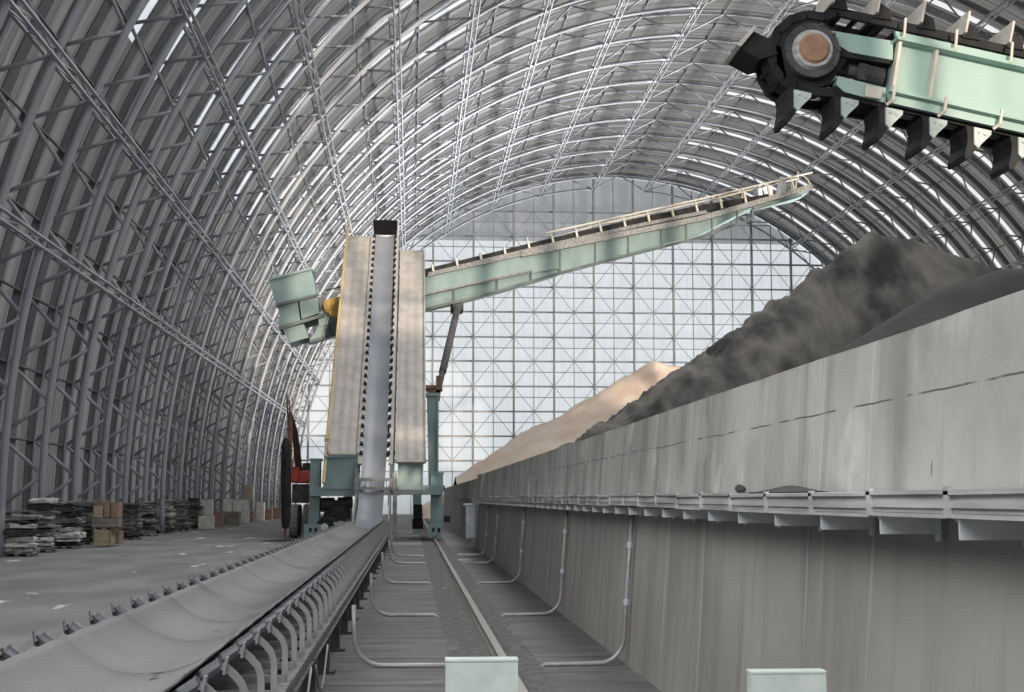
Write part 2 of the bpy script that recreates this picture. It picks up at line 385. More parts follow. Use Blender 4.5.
# ------------------------------------------------------------------ retaining wall on the right
BAT = .075
def wx(z): return 3.2+BAT*z
ZW, ZL = 3.68, 2.42
def wall_seg(name, y0, y1, z0, z1, th, m, label, off=0):
    g = MB(); n = max(2, int((y1-y0)/.8))
    def fn(u, v):
        y = y0+(y1-y0)*u; z = z0+(z1-z0)*v
        return V((wx(z)+off+.012*mnoise.noise(V((0, y*.8, z*1.2))), y, z))
    g.grid(fn, n, 6)
    X2 = wx(z1)+off+th
    g.add([(wx(z0)+off, y0, z0), (X2, y0, z0), (X2, y0, z1), (wx(z1)+off, y0, z1)], [(0, 1, 2, 3)])
    g.add([(wx(z0)+off, y1, z0), (X2, y1, z0), (X2, y1, z1), (wx(z1)+off, y1, z1)], [(0, 1, 2, 3)])
    nt = n
    g.grid(lambda u, v: V((wx(z1)+off+v*th, y0+(y1-y0)*u, z1+(.03*mnoise.noise(V((y0+(y1-y0)*u, 0, 3))) if 0 < v else 0))), nt, 1)
    g.add([(X2, y0, z0), (X2, y1, z0), (X2, y1, z1), (X2, y0, z1)], [(0, 1, 2, 3)])
    return tag(g.build(name, m), label, 'wall', kind='structure')
wall_seg('wall_right_upper', -12, 67, ZL, ZW, .5, M['wall_up'], 'pale stained concrete retaining wall above the cable tray on the right')
wall_seg('wall_right_lower', -12, 72, 0, ZL, .55, M['wall_low'], 'dark streaked lower concrete wall below the cable tray on the right', off=.06)
wall_seg('wall_right_end', 67, 71.5, 2.57, ZW-.02, .6, M['wall_low'], 'dark block ending the near retaining wall', off=-.12)
wall_seg('wall_right_far', 77, 150, 0, ZL, .55, M['wall_up'], 'pale lower retaining wall beyond the loading gap', off=.06)
wall_seg('wall_right_far_upper', 71.5, 150, ZL, ZW-.15, .5, M['wall_up'], 'upper retaining wall beyond the loading gap')

# cable tray with brackets
tr = empty('cable_tray', 'dusty grey cable tray carried on pale brackets along the concrete wall', 'cable tray', (3.2, 7, 2.395))
def rel(o, mb): return mb
for i in range(48):
    ya = 5.0+1.34*i; yb = ya+1.33; b = MB()
    xo, xi = 2.99-3.2, 3.375-3.2; dz = random.uniform(-.008, .012); tw = random.uniform(-.01, .01)
    Y0, Y1 = ya-7, yb-7
    b.box(xo, xi, Y0, Y1, .0+dz, .015+dz)                               # floor
    b.box(xo, xo+.02, Y0, Y1, dz, .13+dz)                                # outer side
    b.box(xo-.018, xo+.0, Y0, Y1, .045+dz, .085+dz)                      # pressed rib
    b.box(xo-.012, xo+.03, Y0, Y1, -.012+dz, .012+dz)                    # lower lip
    b.hexa([(xo-.03, Y0, .125+dz), (xi, Y0, .13), (xi, Y1, .13), (xo-.03, Y1, .125+dz+tw), (xo-.03, Y0, .148+dz), (xi, Y0, .152), (xi, Y1, .152), (xo-.03, Y1, .148+dz+tw)])  # lid
    b.box(xo-.03, xo, Y1-.07, Y1, -.01+dz, .165+dz)                      # joint clip
    b.build('tray_section', M['tray'], tr)
bk = MB(); bk.box(3.0-3.2, 3.395-3.2, -.012, .012, -.125, -.012); bk.box(3.0-3.2, 3.395-3.2, -.012, .06, -.024, -.012); bk.box(.17, .19, -.03, .03, -.17, -.012)
bk_me = bk.mesh('bracket', M['galv'])
for i in range(48): inst('bracket', bk_me, tr, (0, .55+1.31*i, 0))

rk = MB()
bm = bmesh.new(); bmesh.ops.create_icosphere(bm, subdivisions=3, radius=.055)
for v in bm.verts: v.co *= 1+.35*mnoise.noise(v.co*14); v.co.z *= .8
me = bpy.data.meshes.new('rock'); bm.to_mesh(me); bm.free(); me.materials.append(M['coal'])
p = atX(740, 487, 3.28); o = inst('rock', me, loc=(p.x, p.y, 2.592)); tag(o, 'dark lump of ore lying on the cable tray lid', 'rock')
hp = MB()
def heapf(u, v):
    y = (u-.5)*2.6; x = v*.2
    return V((x-.02, y, max(0, .06*(.5+.5*math.cos(PI*min(1, abs(y)/1.25))))*(v) + .004*mnoise.noise(V((x*20, y*9, 0)))))
hp.grid(heapf, 26, 5); hp.box(-.02, .18, -1.2, 1.2, -.002, .002)
p = atX(782, 489, 3.3)
tag(hp.build('dust_heap', M['coal_smooth'], loc=(3.19, p.y, 2.551)), 'low heap of dark dust spilled on the tray at the wall foot', 'dust', kind='stuff')

# conduits
def conduit(Y, label, Xw=None, left=True):
    c = MB(); pts = []; r = .4
    X = 3.2-.03
    pts = [(wx(2.34)-.02, Y, 2.34), (wx(1.2)-.03, Y+.02, 1.2)]
    pts += [(wx(.5)-.03, Y, .5)]
    for i in range(1, 8):
        a = PI/2*i/8; pts.append((wx(.45)-.03-r*(1-math.cos(a)), Y, .44-r*math.sin(a)))
    pts += [(2.6, Y, .035), (2.0, Y, .03), (1.9, Y, -.05), (.62, Y, -.05), (.5, Y, .03)]
    pts += [(-.2, Y, .035), (-.42, Y, .035)]
    for i in range(1, 8):
        a = PI/2*i/8; pts.append((-.42-.4*math.sin(a), Y, .035+.4*(1-math.cos(a))))
    pts += [(-.83, Y, .6), (-.84, Y, .92)]
    root = tag(c_build(c, pts), label, 'pipe', 'conduits crossing from conveyor to wall')
    cl = MB()
    for z in (.9, 1.75): cl.tube((wx(z)-.03, Y+.01, z), (wx(z)-.025, Y+.01, z+.09), .048, 8)
    cl.build('coupling', M['galv'], root)
def c_build(c, pts):
    c.path(pts, .036, 8); return c.build('conduit', M['conduit'], smooth=True)
for Y, lb in ((21.2, 'nearest grey conduit bending from floor up the concrete wall'), (30.2, 'second nearest grey conduit climbing the concrete wall to the tray'),
              (41.5, 'thin conduit on the wall beyond the two nearest conduits'), (54, 'faint conduit on the wall, second from the far wall opening'), (61, 'farthest conduit on the wall, closest to the wall opening')):
    conduit(Y, lb)

# rail and bed
rb = MB(); rb.grid(lambda u, v: V((.60+1.36*v, 5+195*u, .004+.012*mnoise.noise(V((v*9, 195*u*3, 0))))), 300, 8)
tag(rb.build('floor_rail_bed', M['bed']), 'dark gritty strip of floor bedding the crane rail', 'floor', kind='structure')
rl = MB(); XR = 1.38
prof = [(-.085, 0), (.085, 0), (.085, .02), (.02, .04), (.02, .10), (.06, .112), (.06, .15), (-.06, .15), (-.06, .112), (-.02, .10), (-.02, .04), (-.085, .02)]
rl.prism([(XR+x, 8, z) for x, z in prof], (0, 190, 0))
tag(rl.build('crane_rail', M['rail']), 'long worn steel crane rail on the floor between conveyor and wall', 'rail')
rl2 = MB(); rl2.prism([(-5.75+x, 70, z) for x, z in prof], (0, 120, 0))
tag(rl2.build('crane_rail', M['rail']), 'steel rail under the left leg of the stacker', 'rail')
# loose pale planks lying on lane
for px, py, w, lb in ((471, 554.5, 1.15, 'pale board lying across the lane nearest the wall opening'), (464, 560.5, .5, 'short pale board lying beside the rail')):
    p = atZ(px, py, .0); b = MB(); b.bevbox(-w/2, w/2, -.16, .16, 0, .04, .008); b.box(-w/2+.05, -w/2+.13, -.14, .14, .04, .055)
    tag(b.build('board', M['crate_white'], loc=(p.x, p.y, 0)), lb, 'board')

# pale green buffer posts
def buffer_post(x0, x1, ytop, Y, label):
    a, b = atY(x0, ytop, Y), atY(x1, ytop, Y); w = b.x-a.x; h = a.z
    t = empty('buffer_post', label, 'post', ((a.x+b.x)/2, Y+w/2, 0), group=None)
    m = MB(); m.hexa([(-w/2-.008, -w/2, 0), (w/2+.008, -w/2, 0), (w/2+.008, .1-w/2, 0), (-w/2-.008, .1-w/2, 0), (-w/2, -w/2, h-.02), (w/2, -w/2, h-.02), (w/2, .1-w/2, h-.02), (-w/2, .1-w/2, h-.02)])
    m.build('post_body', M['teal_lt'], t)
    c = MB(); c.bevbox(-w/2-.004, w/2+.004, -w/2-.004, .104-w/2, h-.02, h, .006); c.build('cap_plate', M['teal_lt'], t)
    bp = MB(); bp.bevbox(-w/2-.1, w/2+.1, -w/2-.1, w/2+.1, 0, .03, .006)
    for sx in (-1, 1):
        for sy in (-1, 1): bp.tube((sx*(w/2+.06), sy*(w/2+.06), .03), (sx*(w/2+.06), sy*(w/2+.06), .06), .02, 6)
    bp.build('base_plate', M['dark'], t)
buffer_post(446, 518, 659, 8, 'pale green steel post standing in front of the crane rail end')
buffer_post(751, 826, 671, 8, 'pale green steel post standing against the concrete wall')

# ------------------------------------------------------------------ yard conveyor
cv = empty('belt_conveyor', 'long troughed grey belt conveyor running up to the stacker', 'conveyor', (-2.37, 5, 0))
CX = -2.37; HW = .77; ZB = 1.25
def trough(x):     # height of belt at offset x from centre
    return ZB-.33+.33*(abs(x)/HW)**2.1
Y0c, NI, SP = 5.0, 64, 1.1
bl = MB()
def beltf(u, v):
    y = Y0c+(75.0-Y0c)*u; x = (v-.5)*2*HW
    ph = (y-Y0c)/SP
    sag = -.014*(.5-.5*math.cos(2*PI*ph))
    edge = .012*mnoise.noise(V((y*.6, v*3, 1)))
    return V((CX+x+edge, y, trough(x)+sag*(1-.3*abs(2*v-1))+edge))
bl.grid(beltf, 510, 26)
def padd(name, mb, m, parent, smooth=False):       # world coordinates under a translated empty
    o = mb.build(name, m, parent, smooth); o.matrix_parent_inverse = parent.matrix_basis.inverted() if parent.parent is None else Matrix(); return o
bo_ = padd('belt', bl, M['belt'], cv, True); sm = bo_.modifiers.new('thickness', 'SOLIDIFY'); sm.thickness = .022; sm.offset = 0
ret = MB(); ret.grid(lambda u, v: V((CX+(v-.5)*1.5, Y0c+70*u, .48+.02*math.cos(u*70*2)*.5)), 140, 2)
padd('return_belt', ret, M['dust'], cv)
for sx, nm in ((1, 1), (-1, -1)):
    st = MB(); X = CX+sx*1.13
    st.box(X-.04, X+.04, Y0c, 75, .52, .70)
    st.grid(lambda u, v: V((X-.075+.15*v, Y0c+70*u, .70+.03*abs(mnoise.noise(V((v*6, 70*u*3, sx)))))), 260, 4)
    st.box(X-.075, X+.075, Y0c, 75, .66, .70); st.box(X-.07, X+.07, Y0c, 75, .50, .52)
    padd('stringer', st, M['dust'], cv)
# idler: bent flat-bar brackets both sides, cross bar, three rollers
fb = MB()
def bent(sx, cl, w, y0, th):
    q = [V((x, z)) for x, z in cl]; L, R = [], []
    for i, p in enumerate(q):
        d = (q[min(i+1, len(q)-1)]-q[max(i-1, 0)]).normalized(); n = V((-d.y, d.x)); L.append(p+n*w/2); R.append(p-n*w/2)
    for i in range(len(q)-1):
        P4 = [L[i], L[i+1], R[i+1], R[i]]
        fb.prism([(sx*p.x, y0, p.y) for p in P4], (0, th, 0))
for sx in (-1, 1):
    bent(sx, [(.97, 1.255), (1.0, 1.235), (1.06, 1.185), (1.115, 1.12), (1.14, 1.05), (1.145, .97), (1.145, .70)], .058, -.012, .024)
    bent(sx, [(.985, 1.19), (1.005, 1.315)], .02, -.045, .09)
fb.bar((-1.15, 0, .74), (1.15, 0, .74), .07, .07)
frame_me = fb.mesh('idler_frame', M['bracket'])
def roller_mesh(a, b):
    r = MB(); a, b = V(a), V(b); d = (b-a).normalized()
    r.tube(a, b, .072, 12); r.tube(a-d*.05, a, .018, 6); r.tube(b, b+d*.05, .018, 6); r.tube(b-d*.002, b+d*.012, 0.078, 12); return r.mesh('roller', M['roller'])
zr = ZB-.33-.105
rm = [roller_mesh((-.25, 0, zr), (.25, 0, zr)), roller_mesh((.33, 0, zr+.02), (.95, 0, zr+.42)), roller_mesh((-.33, 0, zr+.02), (-.95, 0, zr+.42))]
rd = [Matrix.Translation((0, 0, 0))]
for i in range(NI):
    y = .3+SP*i
    f_ = inst('idler_frame', frame_me, cv, (0, y, 0))
    for m_ in rm: inst('roller', m_, f_, (0, .1, 0))
lg = MB()
for sx in (-1, 1):
    lg.box(sx*1.13-.08, sx*1.13+.08, -.09, .09, 0, .52)
lg.bar((-1.13, 0, .15), (1.13, 0, .45), .05, .05); lg.box(-1.3, 1.3, -.16, .16, 0, .04)
leg_me = lg.mesh('leg', M['dark'])
for i in range(24): inst('leg', leg_me, cv, (0, .9+2.95*i, 0))
rr = MB(); rr.tube((-.8, 0, .40), (.8, 0, .40), .06, 10); rr.bar((-1.1, 0, .40), (-.8, 0, .4), .04, .04); rr.bar((1.1, 0, .40), (.8, 0, .4), .04, .04)
rr_me = rr.mesh('return_roller', M['roller'])
for i in range(24): inst('return_roller', rr_me, cv, (0, 2.2+2.95*i, 0))
# hanging cables on the right side of the conveyor
for px0, y in ((330, 15.5), (345, 17.5), (355, 20.0)):
    pass
for i, (y, dz) in enumerate(((12.5, .1), (15.2, .05), (18.4, .12))):
    c = MB(); X = CX+1.24
    pts = [(X, y-1.2+.24*k, .62-dz-.42*math.sin(PI*k/10)*(1 if k < 7 else .95)) for k in range(11)]
    c.path(pts, .018, 6)
    o = tag(c.build('cable', M['conduit'], smooth=True), ['grey cable drooping from the conveyor stringer, closest to viewer', 'grey cable drooping from the conveyor stringer, between two others', 'grey cable drooping from the conveyor stringer, farthest of three'][i], 'cable')

# ------------------------------------------------------------------ stacker with ramp and boom
sk = empty('stacker', 'tall teal and beige travelling stacker with belt ramp and slanting boom', 'stacker', (-2.1, 84, 0))
def sp_(name, mb, m, smooth=False): return padd(name, mb, m, sk, smooth)
def sub(name, mb, m, par, smooth=False):
    return mb.build(name, m, par, smooth)
RX = -2.15
def rampz(Y): return 4+.75*(Y-81)
up = V((0, -.6, .8))            # ramp normal
# side covers (corrugated beige)
def cover(x0, x1, Ya, Yb, seed):
    g = MB()
    def fn(u, v):
        Y = Ya+(Yb-Ya)*v; x = x0+(x1-x0)*u
        b = .015*math.sin(u*PI*6)+.012*mnoise.noise(V((u*5, Y*1.2, seed)))+(.03 if abs((Y/3.6) % 1-.5) < .03 else 0)
        return V((x, Y, rampz(Y)))+up*b
    g.grid(fn, 30, 90)
    # rim flanges
    for xe in (x0, x1):
        a, b_ = V((xe, Ya, rampz(Ya)))+up*.02, V((xe, Yb, rampz(Yb)))+up*.02
        g.bar(a, b_, .10, .26, up=up)
    g.bar(V((x0, Ya, rampz(Ya))), V((x1, Ya, rampz(Ya))), .2, .12, up=up); g.bar(V((x0, Yb, rampz(Yb))), V((x1, Yb, rampz(Yb))), .16, .12, up=up)
    return g
sp_('side_cover', cover(-4.85, -3.15, 82.4, 105.2, 1), M['beige'], False)
sp_('side_cover', cover(-.92, .80, 81.8, 103.4, 5), M['beige'], False)
# girder under the ramp
gd = MB()
for x in (-3.15, -1.12):
    for t in range(13):
        Y = 81+1.86*t
        gd.bar(V((x, Y, rampz(Y)))-up*.2, V((x, Y+1.86, rampz(Y+1.86)))-up*1.4, .1, .1, up=up)
    gd.bar(V((x, 80.5, rampz(80.5)))-up*.2, V((x, 105.5, rampz(105.5)))-up*.2, .2, .3, up=up); gd.bar(V((x, 81.5, rampz(81.5)))-up*1.4, V((x, 105.5, rampz(105.5)))-up*1.4, .2, .3, up=up)
for t in range(1, 13):
    Y = 81+1.9*t; gd.bar(V((-4.8, Y, rampz(Y)))-up*.35, V((.72 if t < 12 else -1, Y, rampz(Y)))-up*.35, .12, .2, up=up)
sp_('ramp_girder', gd, M['teal_dk'])
# skirt boards flanking belt
for x in (-3.0, -1.22):
    s_ = MB(); s_.bar(V((x, 81.5, rampz(81.5)))+up*.05, V((x, 105.4, rampz(105.4)))+up*.05, .24, .16, up=up); sp_('walkway_strip', s_, M['beige'])
# ramp belt including the transition from the yard conveyor
cl_ = [(75.1, ZB-.33), (76.2, ZB-.28), (77.3, 1.25), (78.6, 1.95), (79.8, 2.95), (81, 3.78)]+[(82+t*2.5, rampz(82+t*2.5)-.15) for t in range(10)]+[(105.6, rampz(105.6)-.15)]
def clp(t):
    f = t*(len(cl_)-1); i = min(int(f), len(cl_)-2); k = f-i
    a, b = cl_[i], cl_[i+1]; return a[0]+(b[0]-a[0])*k, a[1]+(b[1]-a[1])*k
rbm = MB()
def rbf(u, v):
    Y, z = clp(u); x = (v-.5)*2
    cx = CX+(RX-CX)*min(1, max(0, (Y-74.5)/8))
    return V((cx+x*.70, Y, z))+V((0, -.5, .8))*(.22*abs(x)**2.0)
rbm.grid(rbf, 120, 14); sp_('ramp_belt', rbm, M['belt_sheen'], True)
ir = MB(); ir.tube((-.10, 0, 0), (.10, 0, 0), .10, 8); ir.bar((-.14, 0, -.12), (.14, 0, -.12), .1, .1)
ir.box(-.09, .09, -.13, .13, -.1, .16)
ir_me = ir.mesh('ramp_roller', M['black'])
for i in range(32):
    Y = 82.2+.76*i
    for x in (RX-.80, RX+.80):
        o = inst('ramp_roller', ir_me, sk, V((x, Y, rampz(Y)+.14))-sk.location, (math.atan(.75), 0, 0))
hb = MB(); a = V((0, 106.1, rampz(106.1)))
hb.hexa([(RX-.92, 105.5, a.z-.35), (RX+.92, 105.5, a.z-.35), (RX+.92, 107.1, a.z+.1), (RX-.92, 107.1, a.z+.1), (RX-.92, 105.4, a.z+.72), (RX+.92, 105.4, a.z+.72), (RX+.92, 107, a.z+1.0), (RX-.92, 107, a.z+1.0)])
M['hood'] = mat('rubber_hood', (.005, .005, .006), (.010, .010, .011), rough=.8, scale=3, spec=.1); sp_('head_hood', hb, M['hood'])
hfr = MB()
for x in (-.95, .95): hfr.bar((RX+x, 105.5, a.z-1.2), (RX+x, 105.5, a.z+.75), .1, .14)
hfr.tube((RX-1, 106.1, a.z-.45), (RX+1, 106.1, a.z-.45), .35, 12); sp_('head_drum', hfr, M['galv'])
# yellow handrail along left edge
yh = MB()
pts = [V((-5.0, Y, rampz(Y)))+up*.12 for Y in (80.8, 84, 90, 97, 104, 106.4)]; pts[0].z -= .6
yh.path(pts, .09, 6); yh.path([p+V((0, 0, .9)) for p in pts[2:]], .035, 5)
for i in range(10):
    Y = 90+1.75*i; b_ = V((-5.0, Y, rampz(Y)))+up*.12; yh.tube(b_, b_+V((0, 0, .9)), .03, 5)
for px, py in ((327, 447), (345, 290)):
    Y = 83.5 if py > 400 else 99; q = V((-5.0, Y, rampz(Y)))+up*.12; yh.tube(q-V((.15, 0, 0)), q+V((.15, 0, 0)), .17, 8)
sp_('handrail', yh, M['yellow'])
# lower teal housings
def pxprism(pts, Y, dy): return [atY(x, y, Y) for x, y in pts], (0, dy, 0)
lb_ = MB(); lb_.prism(*pxprism([(324.5, 458), (356, 455), (356, 489), (323, 489)], 82.2, 2.6))
lb_.bar(atY(324, 457, 82.1), atY(356, 455.5, 82.1), .1, .1); sp_('lower_housing', lb_, M['teal'])
rb_ = MB(); rb_.prism(*pxprism([(398, 463), (423.5, 463), (422.5, 490), (398, 490)], 82.0, 2.4))
rb_.bar(atY(397, 463, 81.9), atY(424.5, 463, 81.9), .12, .1); rb_.bar(atY(398.5, 464, 81.9), atY(398.5, 489, 81.9), .08, .08); rb_.bar(atY(422.5, 464, 81.9), atY(422.5, 489, 81.9), .08, .08)
sp_('lower_housing', rb_, M['teal'])
bmn = MB(); a, b = atY(311, 491, 82.8), atY(359, 491, 82.8); bmn.box(a.x, b.x, 82.3, 84.8, a.z-.3, a.z+.22)
a, b = atY(396, 491, 82.8), atY(441, 491, 82.8); bmn.box(a.x, b.x, 82.3, 84.8, a.z-.22, a.z+.3)
a, b = atY(356, 492, 84.5), atY(400, 492, 84.5); bmn.box(a.x, b.x, 84.3, 85, a.z-.2, a.z+.3)
sp_('cross_beam', bmn, M['teal'])
def legpart(xa, xb, xc, xd, ytop, ybot, Y, mkey):
    t0, t1 = atY(xa, ytop, Y), atY(xb, ytop, Y); b0, b1 = atY(xc, ybot, Y), atY(xd, ybot, Y)
    zb = .62
    m = MB(); m.hexa([(b0.x, Y, zb), (b1.x, Y, zb), (b1.x, Y+1.1, zb), (b0.x, Y+1.1, zb), (t0.x, Y, t0.z), (t1.x, Y, t0.z), (t1.x, Y+1.1, t0.z), (t0.x, Y+1.1, t0.z)])
    m.box(t0.x-.06, t1.x+.06, Y-.06, Y+1.16, t0.z, t0.z+.1)
    for k in range(4): 
        z = zb+.5+k*.9; 
        if z < t0.z-.2: m.box(b0.x-.02, b1.x+.02, Y-.03, Y, z, z+.05)
    return sp_('leg', m, M[mkey])
legpart(310.5, 320.5, 308, 319, 460, 527, 83.2, 'teal')
legpart(431, 443, 430.5, 443.5, 474, 530, 83.2, 'teal')
# wheel trucks (boxes with wheels)
def truck(xc, w):
    t = MB(); t.bevbox(xc-w/2, xc+w/2, 82.6, 85.6, .28, .85, .04); t.box(xc-w/2-.04, xc+w/2+.04, 82.5, 82.62, .2, 1.0)
    t.box(xc-.13, xc+.13, 82.4, 82.55, .35, .55)
    o = sp_('wheel_truck', t, M['teal'])
    for y in (83.3, 84.9):
        wl = MB(); wl.tube((xc-.09, y, .44), (xc+.09, y, .44), .288, 16); wl.tube((xc-.17, y, .44), (xc-.11, y, .44), .33, 16); sub('wheel', wl, M['dark'], o)
    wd = MB()
    for dx in (-.19, .12): wd.box(xc+dx, xc+dx+.16, 82.47, 82.51, .5, .78)
    sub('cut_out', wd, M['black'], o)
truck(1.41, .72); truck(-5.72, .9)
# tyre-like drive under left housing, motors and hanging gear
dv = MB(); c0 = atY(325, 527, 83.4); dv.tube((c0.x, 83.0, c0.z), (c0.x, 83.7, c0.z), .52, 18); sp_('drive_wheel', dv, M['black'])
dvh = MB(); dvh.tube((c0.x, 82.93, c0.z), (c0.x, 83.0, c0.z), .22, 14); sp_('drive_hub', dvh, M['galv'])
mg = MB()
for x, y, r in ((327, 504, .38), (336, 510, .45), (345, 503, .35), (343, 514, .3), (331, 517, .3)):
    q = atY(x, y, 84); mg.tube((q.x-.4, 84, q.z), (q.x+.4, 84.2, q.z), r, 10)
q0, q1 = atY(320, 500, 83.9), atY(348, 512, 83.9); mg.box(q0.x, q1.x, 84, 85.2, q1.z, q0.z)
q0, q1 = atY(321, 517, 83.9), atY(347, 521, 83.9); mg.box(q0.x, q1.x, 83.6, 85.2, q1.z, q0.z)
sp_('travel_drive', mg, M['dark'])
mr_ = MB()
for x, y, w, h in ((418, 512, .5, .9), (420, 522, .35, .5)):
    q = atY(x, y, 84.5); mr_.bevbox(q.x-w/2, q.x+w/2, 84.3, 85, q.z-h/2, q.z+h/2, .06)
q = atY(418, 524, 84.4); mr_.tube((q.x-.35, 84.4, q.z), (q.x+.3, 84.4, q.z), .3, 12); sp_('brake_gear', mr_, M['black'])
gt = MB()     # portal over the belt at the foot of the ramp
for x in (357.5, 395): 
    a = atY(x, 480, 79.5); gt.box(a.x-.12, a.x+.12, 79.4, 79.65, .4, a.z+.4)
a0, a1 = atY(355, 479, 79.5), atY(397, 488, 79.5)
gt.box(a0.x, a1.x, 79.35, 79.5, a0.z-.12, a0.z+.06); gt.box(a0.x, a1.x, 79.35, 79.6, a1.z-.1, a1.z+.06)
for k in range(9):
    x = a0.x+(a1.x-a0.x)*k/8; gt.box(x-.03, x+.03, 79.3, 79.4, a1.z, a0.z)
for x in (364, 389): q = atY(x, 496, 79.5); gt.box(q.x-.06, q.x+.06, 79.4, 79.5, q.z-.55, q.z+.6)
sp_('belt_gate', gt, M['bracket'])
# side plates along lower belt transition
tp = MB()
for x, dx in ((-3.05, -.1), (-1.25, .1)):
    tp.prism([(x, 75.1, .55), (x, 81.5, 2.3), (x, 81.5, 4.2), (x, 78.8, 2.4), (x, 75.1, 1.25)], (dx, 0, 0))
sp_('transition_plate', tp, M['dust'])
# rear legs and column
for x in (-4.4, .4):
    m = MB(); m.box(x-.3, x+.3, 98.2, 99, .0, 15.5 if x < 0 else 14.2); sp_('leg', m, M['teal'])
rs = MB()
for Y in (98.6,): rs.box(-4.8, .7, Y-.3, Y+.4, rampz(Y)-2.2, rampz(Y)-1.5)
sp_('rear_beam', rs, M['teal_dk'])
ct = MB(); a, b = atY(427, 396, 90), atY(438.5, 396, 90); c_ = atY(429, 470, 90); d_ = atY(436, 470, 90)
ct.hexa([(c_.x, 90, 3.2), (d_.x+.1, 90, 3.2), (d_.x+.1, 91.2, 3.2), (c_.x, 91.2, 3.2), (a.x, 90, a.z), (b.x, 90, a.z), (b.x, 91.2, a.z), (a.x, 91.2, a.z)])
ct.box(b.x-.12, b.x+.02, 89.85, 90, 3.4, a.z); ct.box(a.x-.1, b.x+.12, 89.9, 91.3, a.z, a.z+.2)
sp_('column', ct, M['teal'])
sup = MB(); sup.box(.5, 2.0, 84.5, 91.3, 2.9, 3.25); sp_('column_base', sup, M['teal_dk'])
cy = MB(); a, b = atY(435.5, 402, 90.5), atY(458, 306, 104.5); m_ = a+(b-a)*.28
cy.tube(m_, b, .26, 10); cy.tube(a, m_, .2, 8); cy.tube(b-V((.4, 0, 0)), b+V((.4, 0, 0)), .45, 8)
sp_('lift_cylinder', cy, M['dark'])
ck = MB()
q = atY(434.5, 393, 90.4); ck.box(q.x-.45, q.x+.35, 90.1, 90.9, q.z-.5, q.z+.2); ck.tube((q.x-.7, 90.4, q.z+.3), (q.x+.5, 90.4, q.z+.3), .22, 8); ck.box(q.x+.1, q.x+.4, 90.1, 90.6, q.z, q.z+1.1); sp_('hinge_block', ck, M['brown'])

# boom
BO = MB()
def bp(px, py, dy=0):
    p = atY(px, py, 103.5+(px-412)*.02); p.y += dy; return p
TH = 2.2
def bprism(pts, m, name, par, dy=0, th=TH):
    g = MB(); g.prism([bp(x, y, dy) for x, y in pts], (0, th, 0)); return sub(name, g, m, par)
main = MB()
# upper box girder of the inner half, then single girder of the outer half
main.prism([bp(*q) for q in [(318, 312), (427, 276.5), (545, 248.5), (566, 251), (559, 268), (427, 293.5), (319, 327)]], (0, TH, 0))
main.prism([bp(*q) for q in [(540, 253), (700, 219.5), (809, 189), (809, 192), (800, 196.5), (753, 207), (700, 234), (560, 271.5)]], (0, TH, 0))
boom = sp_('boom', main, M['teal'])
low = MB(); low.prism([bp(x, y, .15) for x, y in [(319, 327), (427, 294), (531, 271), (559, 266), (559, 273), (480, 296), (427, 308.5), (308, 342)]], (0, TH-.3, 0)); sub('lower_girder', low, M['teal'], boom)
fl_ = MB()
def strip(pts, w, h, dy=-.1, mb=None):
    for i in range(len(pts)-1): mb.bar(bp(*pts[i], dy), bp(*pts[i+1], dy), w, h)
strip([(427, 276), (545, 250)], .3, .14, mb=fl_); strip([(330, 316), (427, 294), (531, 270.5)], .35, .16, mb=fl_); strip([(520, 255), (700, 219), (811, 187)], .55, .42, mb=fl_)
sub('flange', fl_, M['dust'], boom)
bf = MB(); strip([(309, 342), (427, 309), (480, 296.5), (559, 273.5), (700, 237.5), (752, 219), (752, 210), (800, 196)], .5, .2, mb=bf); 
for x, y0, y1 in ((454, 289, 302), (497, 280, 290.5), (531, 270, 281), (560, 249, 272), (595, 243.5, 263.5), (628, 235, 255), (661, 228, 246.5), (686, 223, 240), (712, 216, 232), (737, 209, 224), (753, 204, 218), (340, 321, 333), (330, 324, 337), (345, 319, 331)):
    bf.bar(bp(x, y0, -.08), bp(x, y1, -.08), .16, .14)
sub('stiffener', bf, M['teal_dk'], boom)
# boom belt, idlers, handrails
bb = MB(); strip([(390, 281), (427, 271), (545, 242), (640, 220), (700, 207.5), (770, 196)], 1.2, .55, dy=.9, mb=bb); sub('boom_belt', bb, M['black'], boom)
dk = MB(); strip([(427, 274.5), (545, 246), (640, 225), (705, 212)], 1.0, .28, dy=.3, mb=dk); sub('deck_edge', dk, M['dust'], boom)
def railx(y0, x0, x): return y0
def lin(x): 
    t = [(427, 275.5), (545, 248), (640, 227), (700, 214), (811, 187)]
    for (xa, ya), (xb, yb) in zip(t, t[1:]):
        if x <= xb: return ya+(yb-ya)*(x-xa)/(xb-xa)
    return t[-1][1]
for i in range(17):
    x = 434+24*i
    if x > 812: break
    pst = MB(); hgt = 9+ (6 if x > 600 else 0)*min(1, (x-600)/60 if x > 600 else 0)
    pst.bar(bp(x, lin(x), -.05), bp(x-2.2, lin(x)-9.5, -.05), .16, .16); 
    if x > 520: pst.bar(bp(x-2, lin(x)-9, -.05), bp(x-3, lin(x)-14, -.05), .07, .07)
    sub('rail_post', pst, M['cream'], boom)
hr = MB(); hr.path([bp(x, lin(x)-14.5, -.05) for x in (545, 600, 660, 720, 780, 812)], .075, 5); hr.path([bp(x, lin(x)-10-6*min(1, (x-530)/60), 2.2) for x in (530, 560, 600, 660, 720, 780, 806)], .07, 5)
for x in (700, 725, 750, 775, 800): hr.tube(bp(x, lin(x)-1, 2.2), bp(x-2, lin(x)-15, 2.2), .06, 5)
hr.path([bp(795, 192, 0), bp(798, 172, 0), bp(808, 180, 0), bp(812, 188, 0)], .07, 5)
sub('handrail', hr, M['cream'], boom)
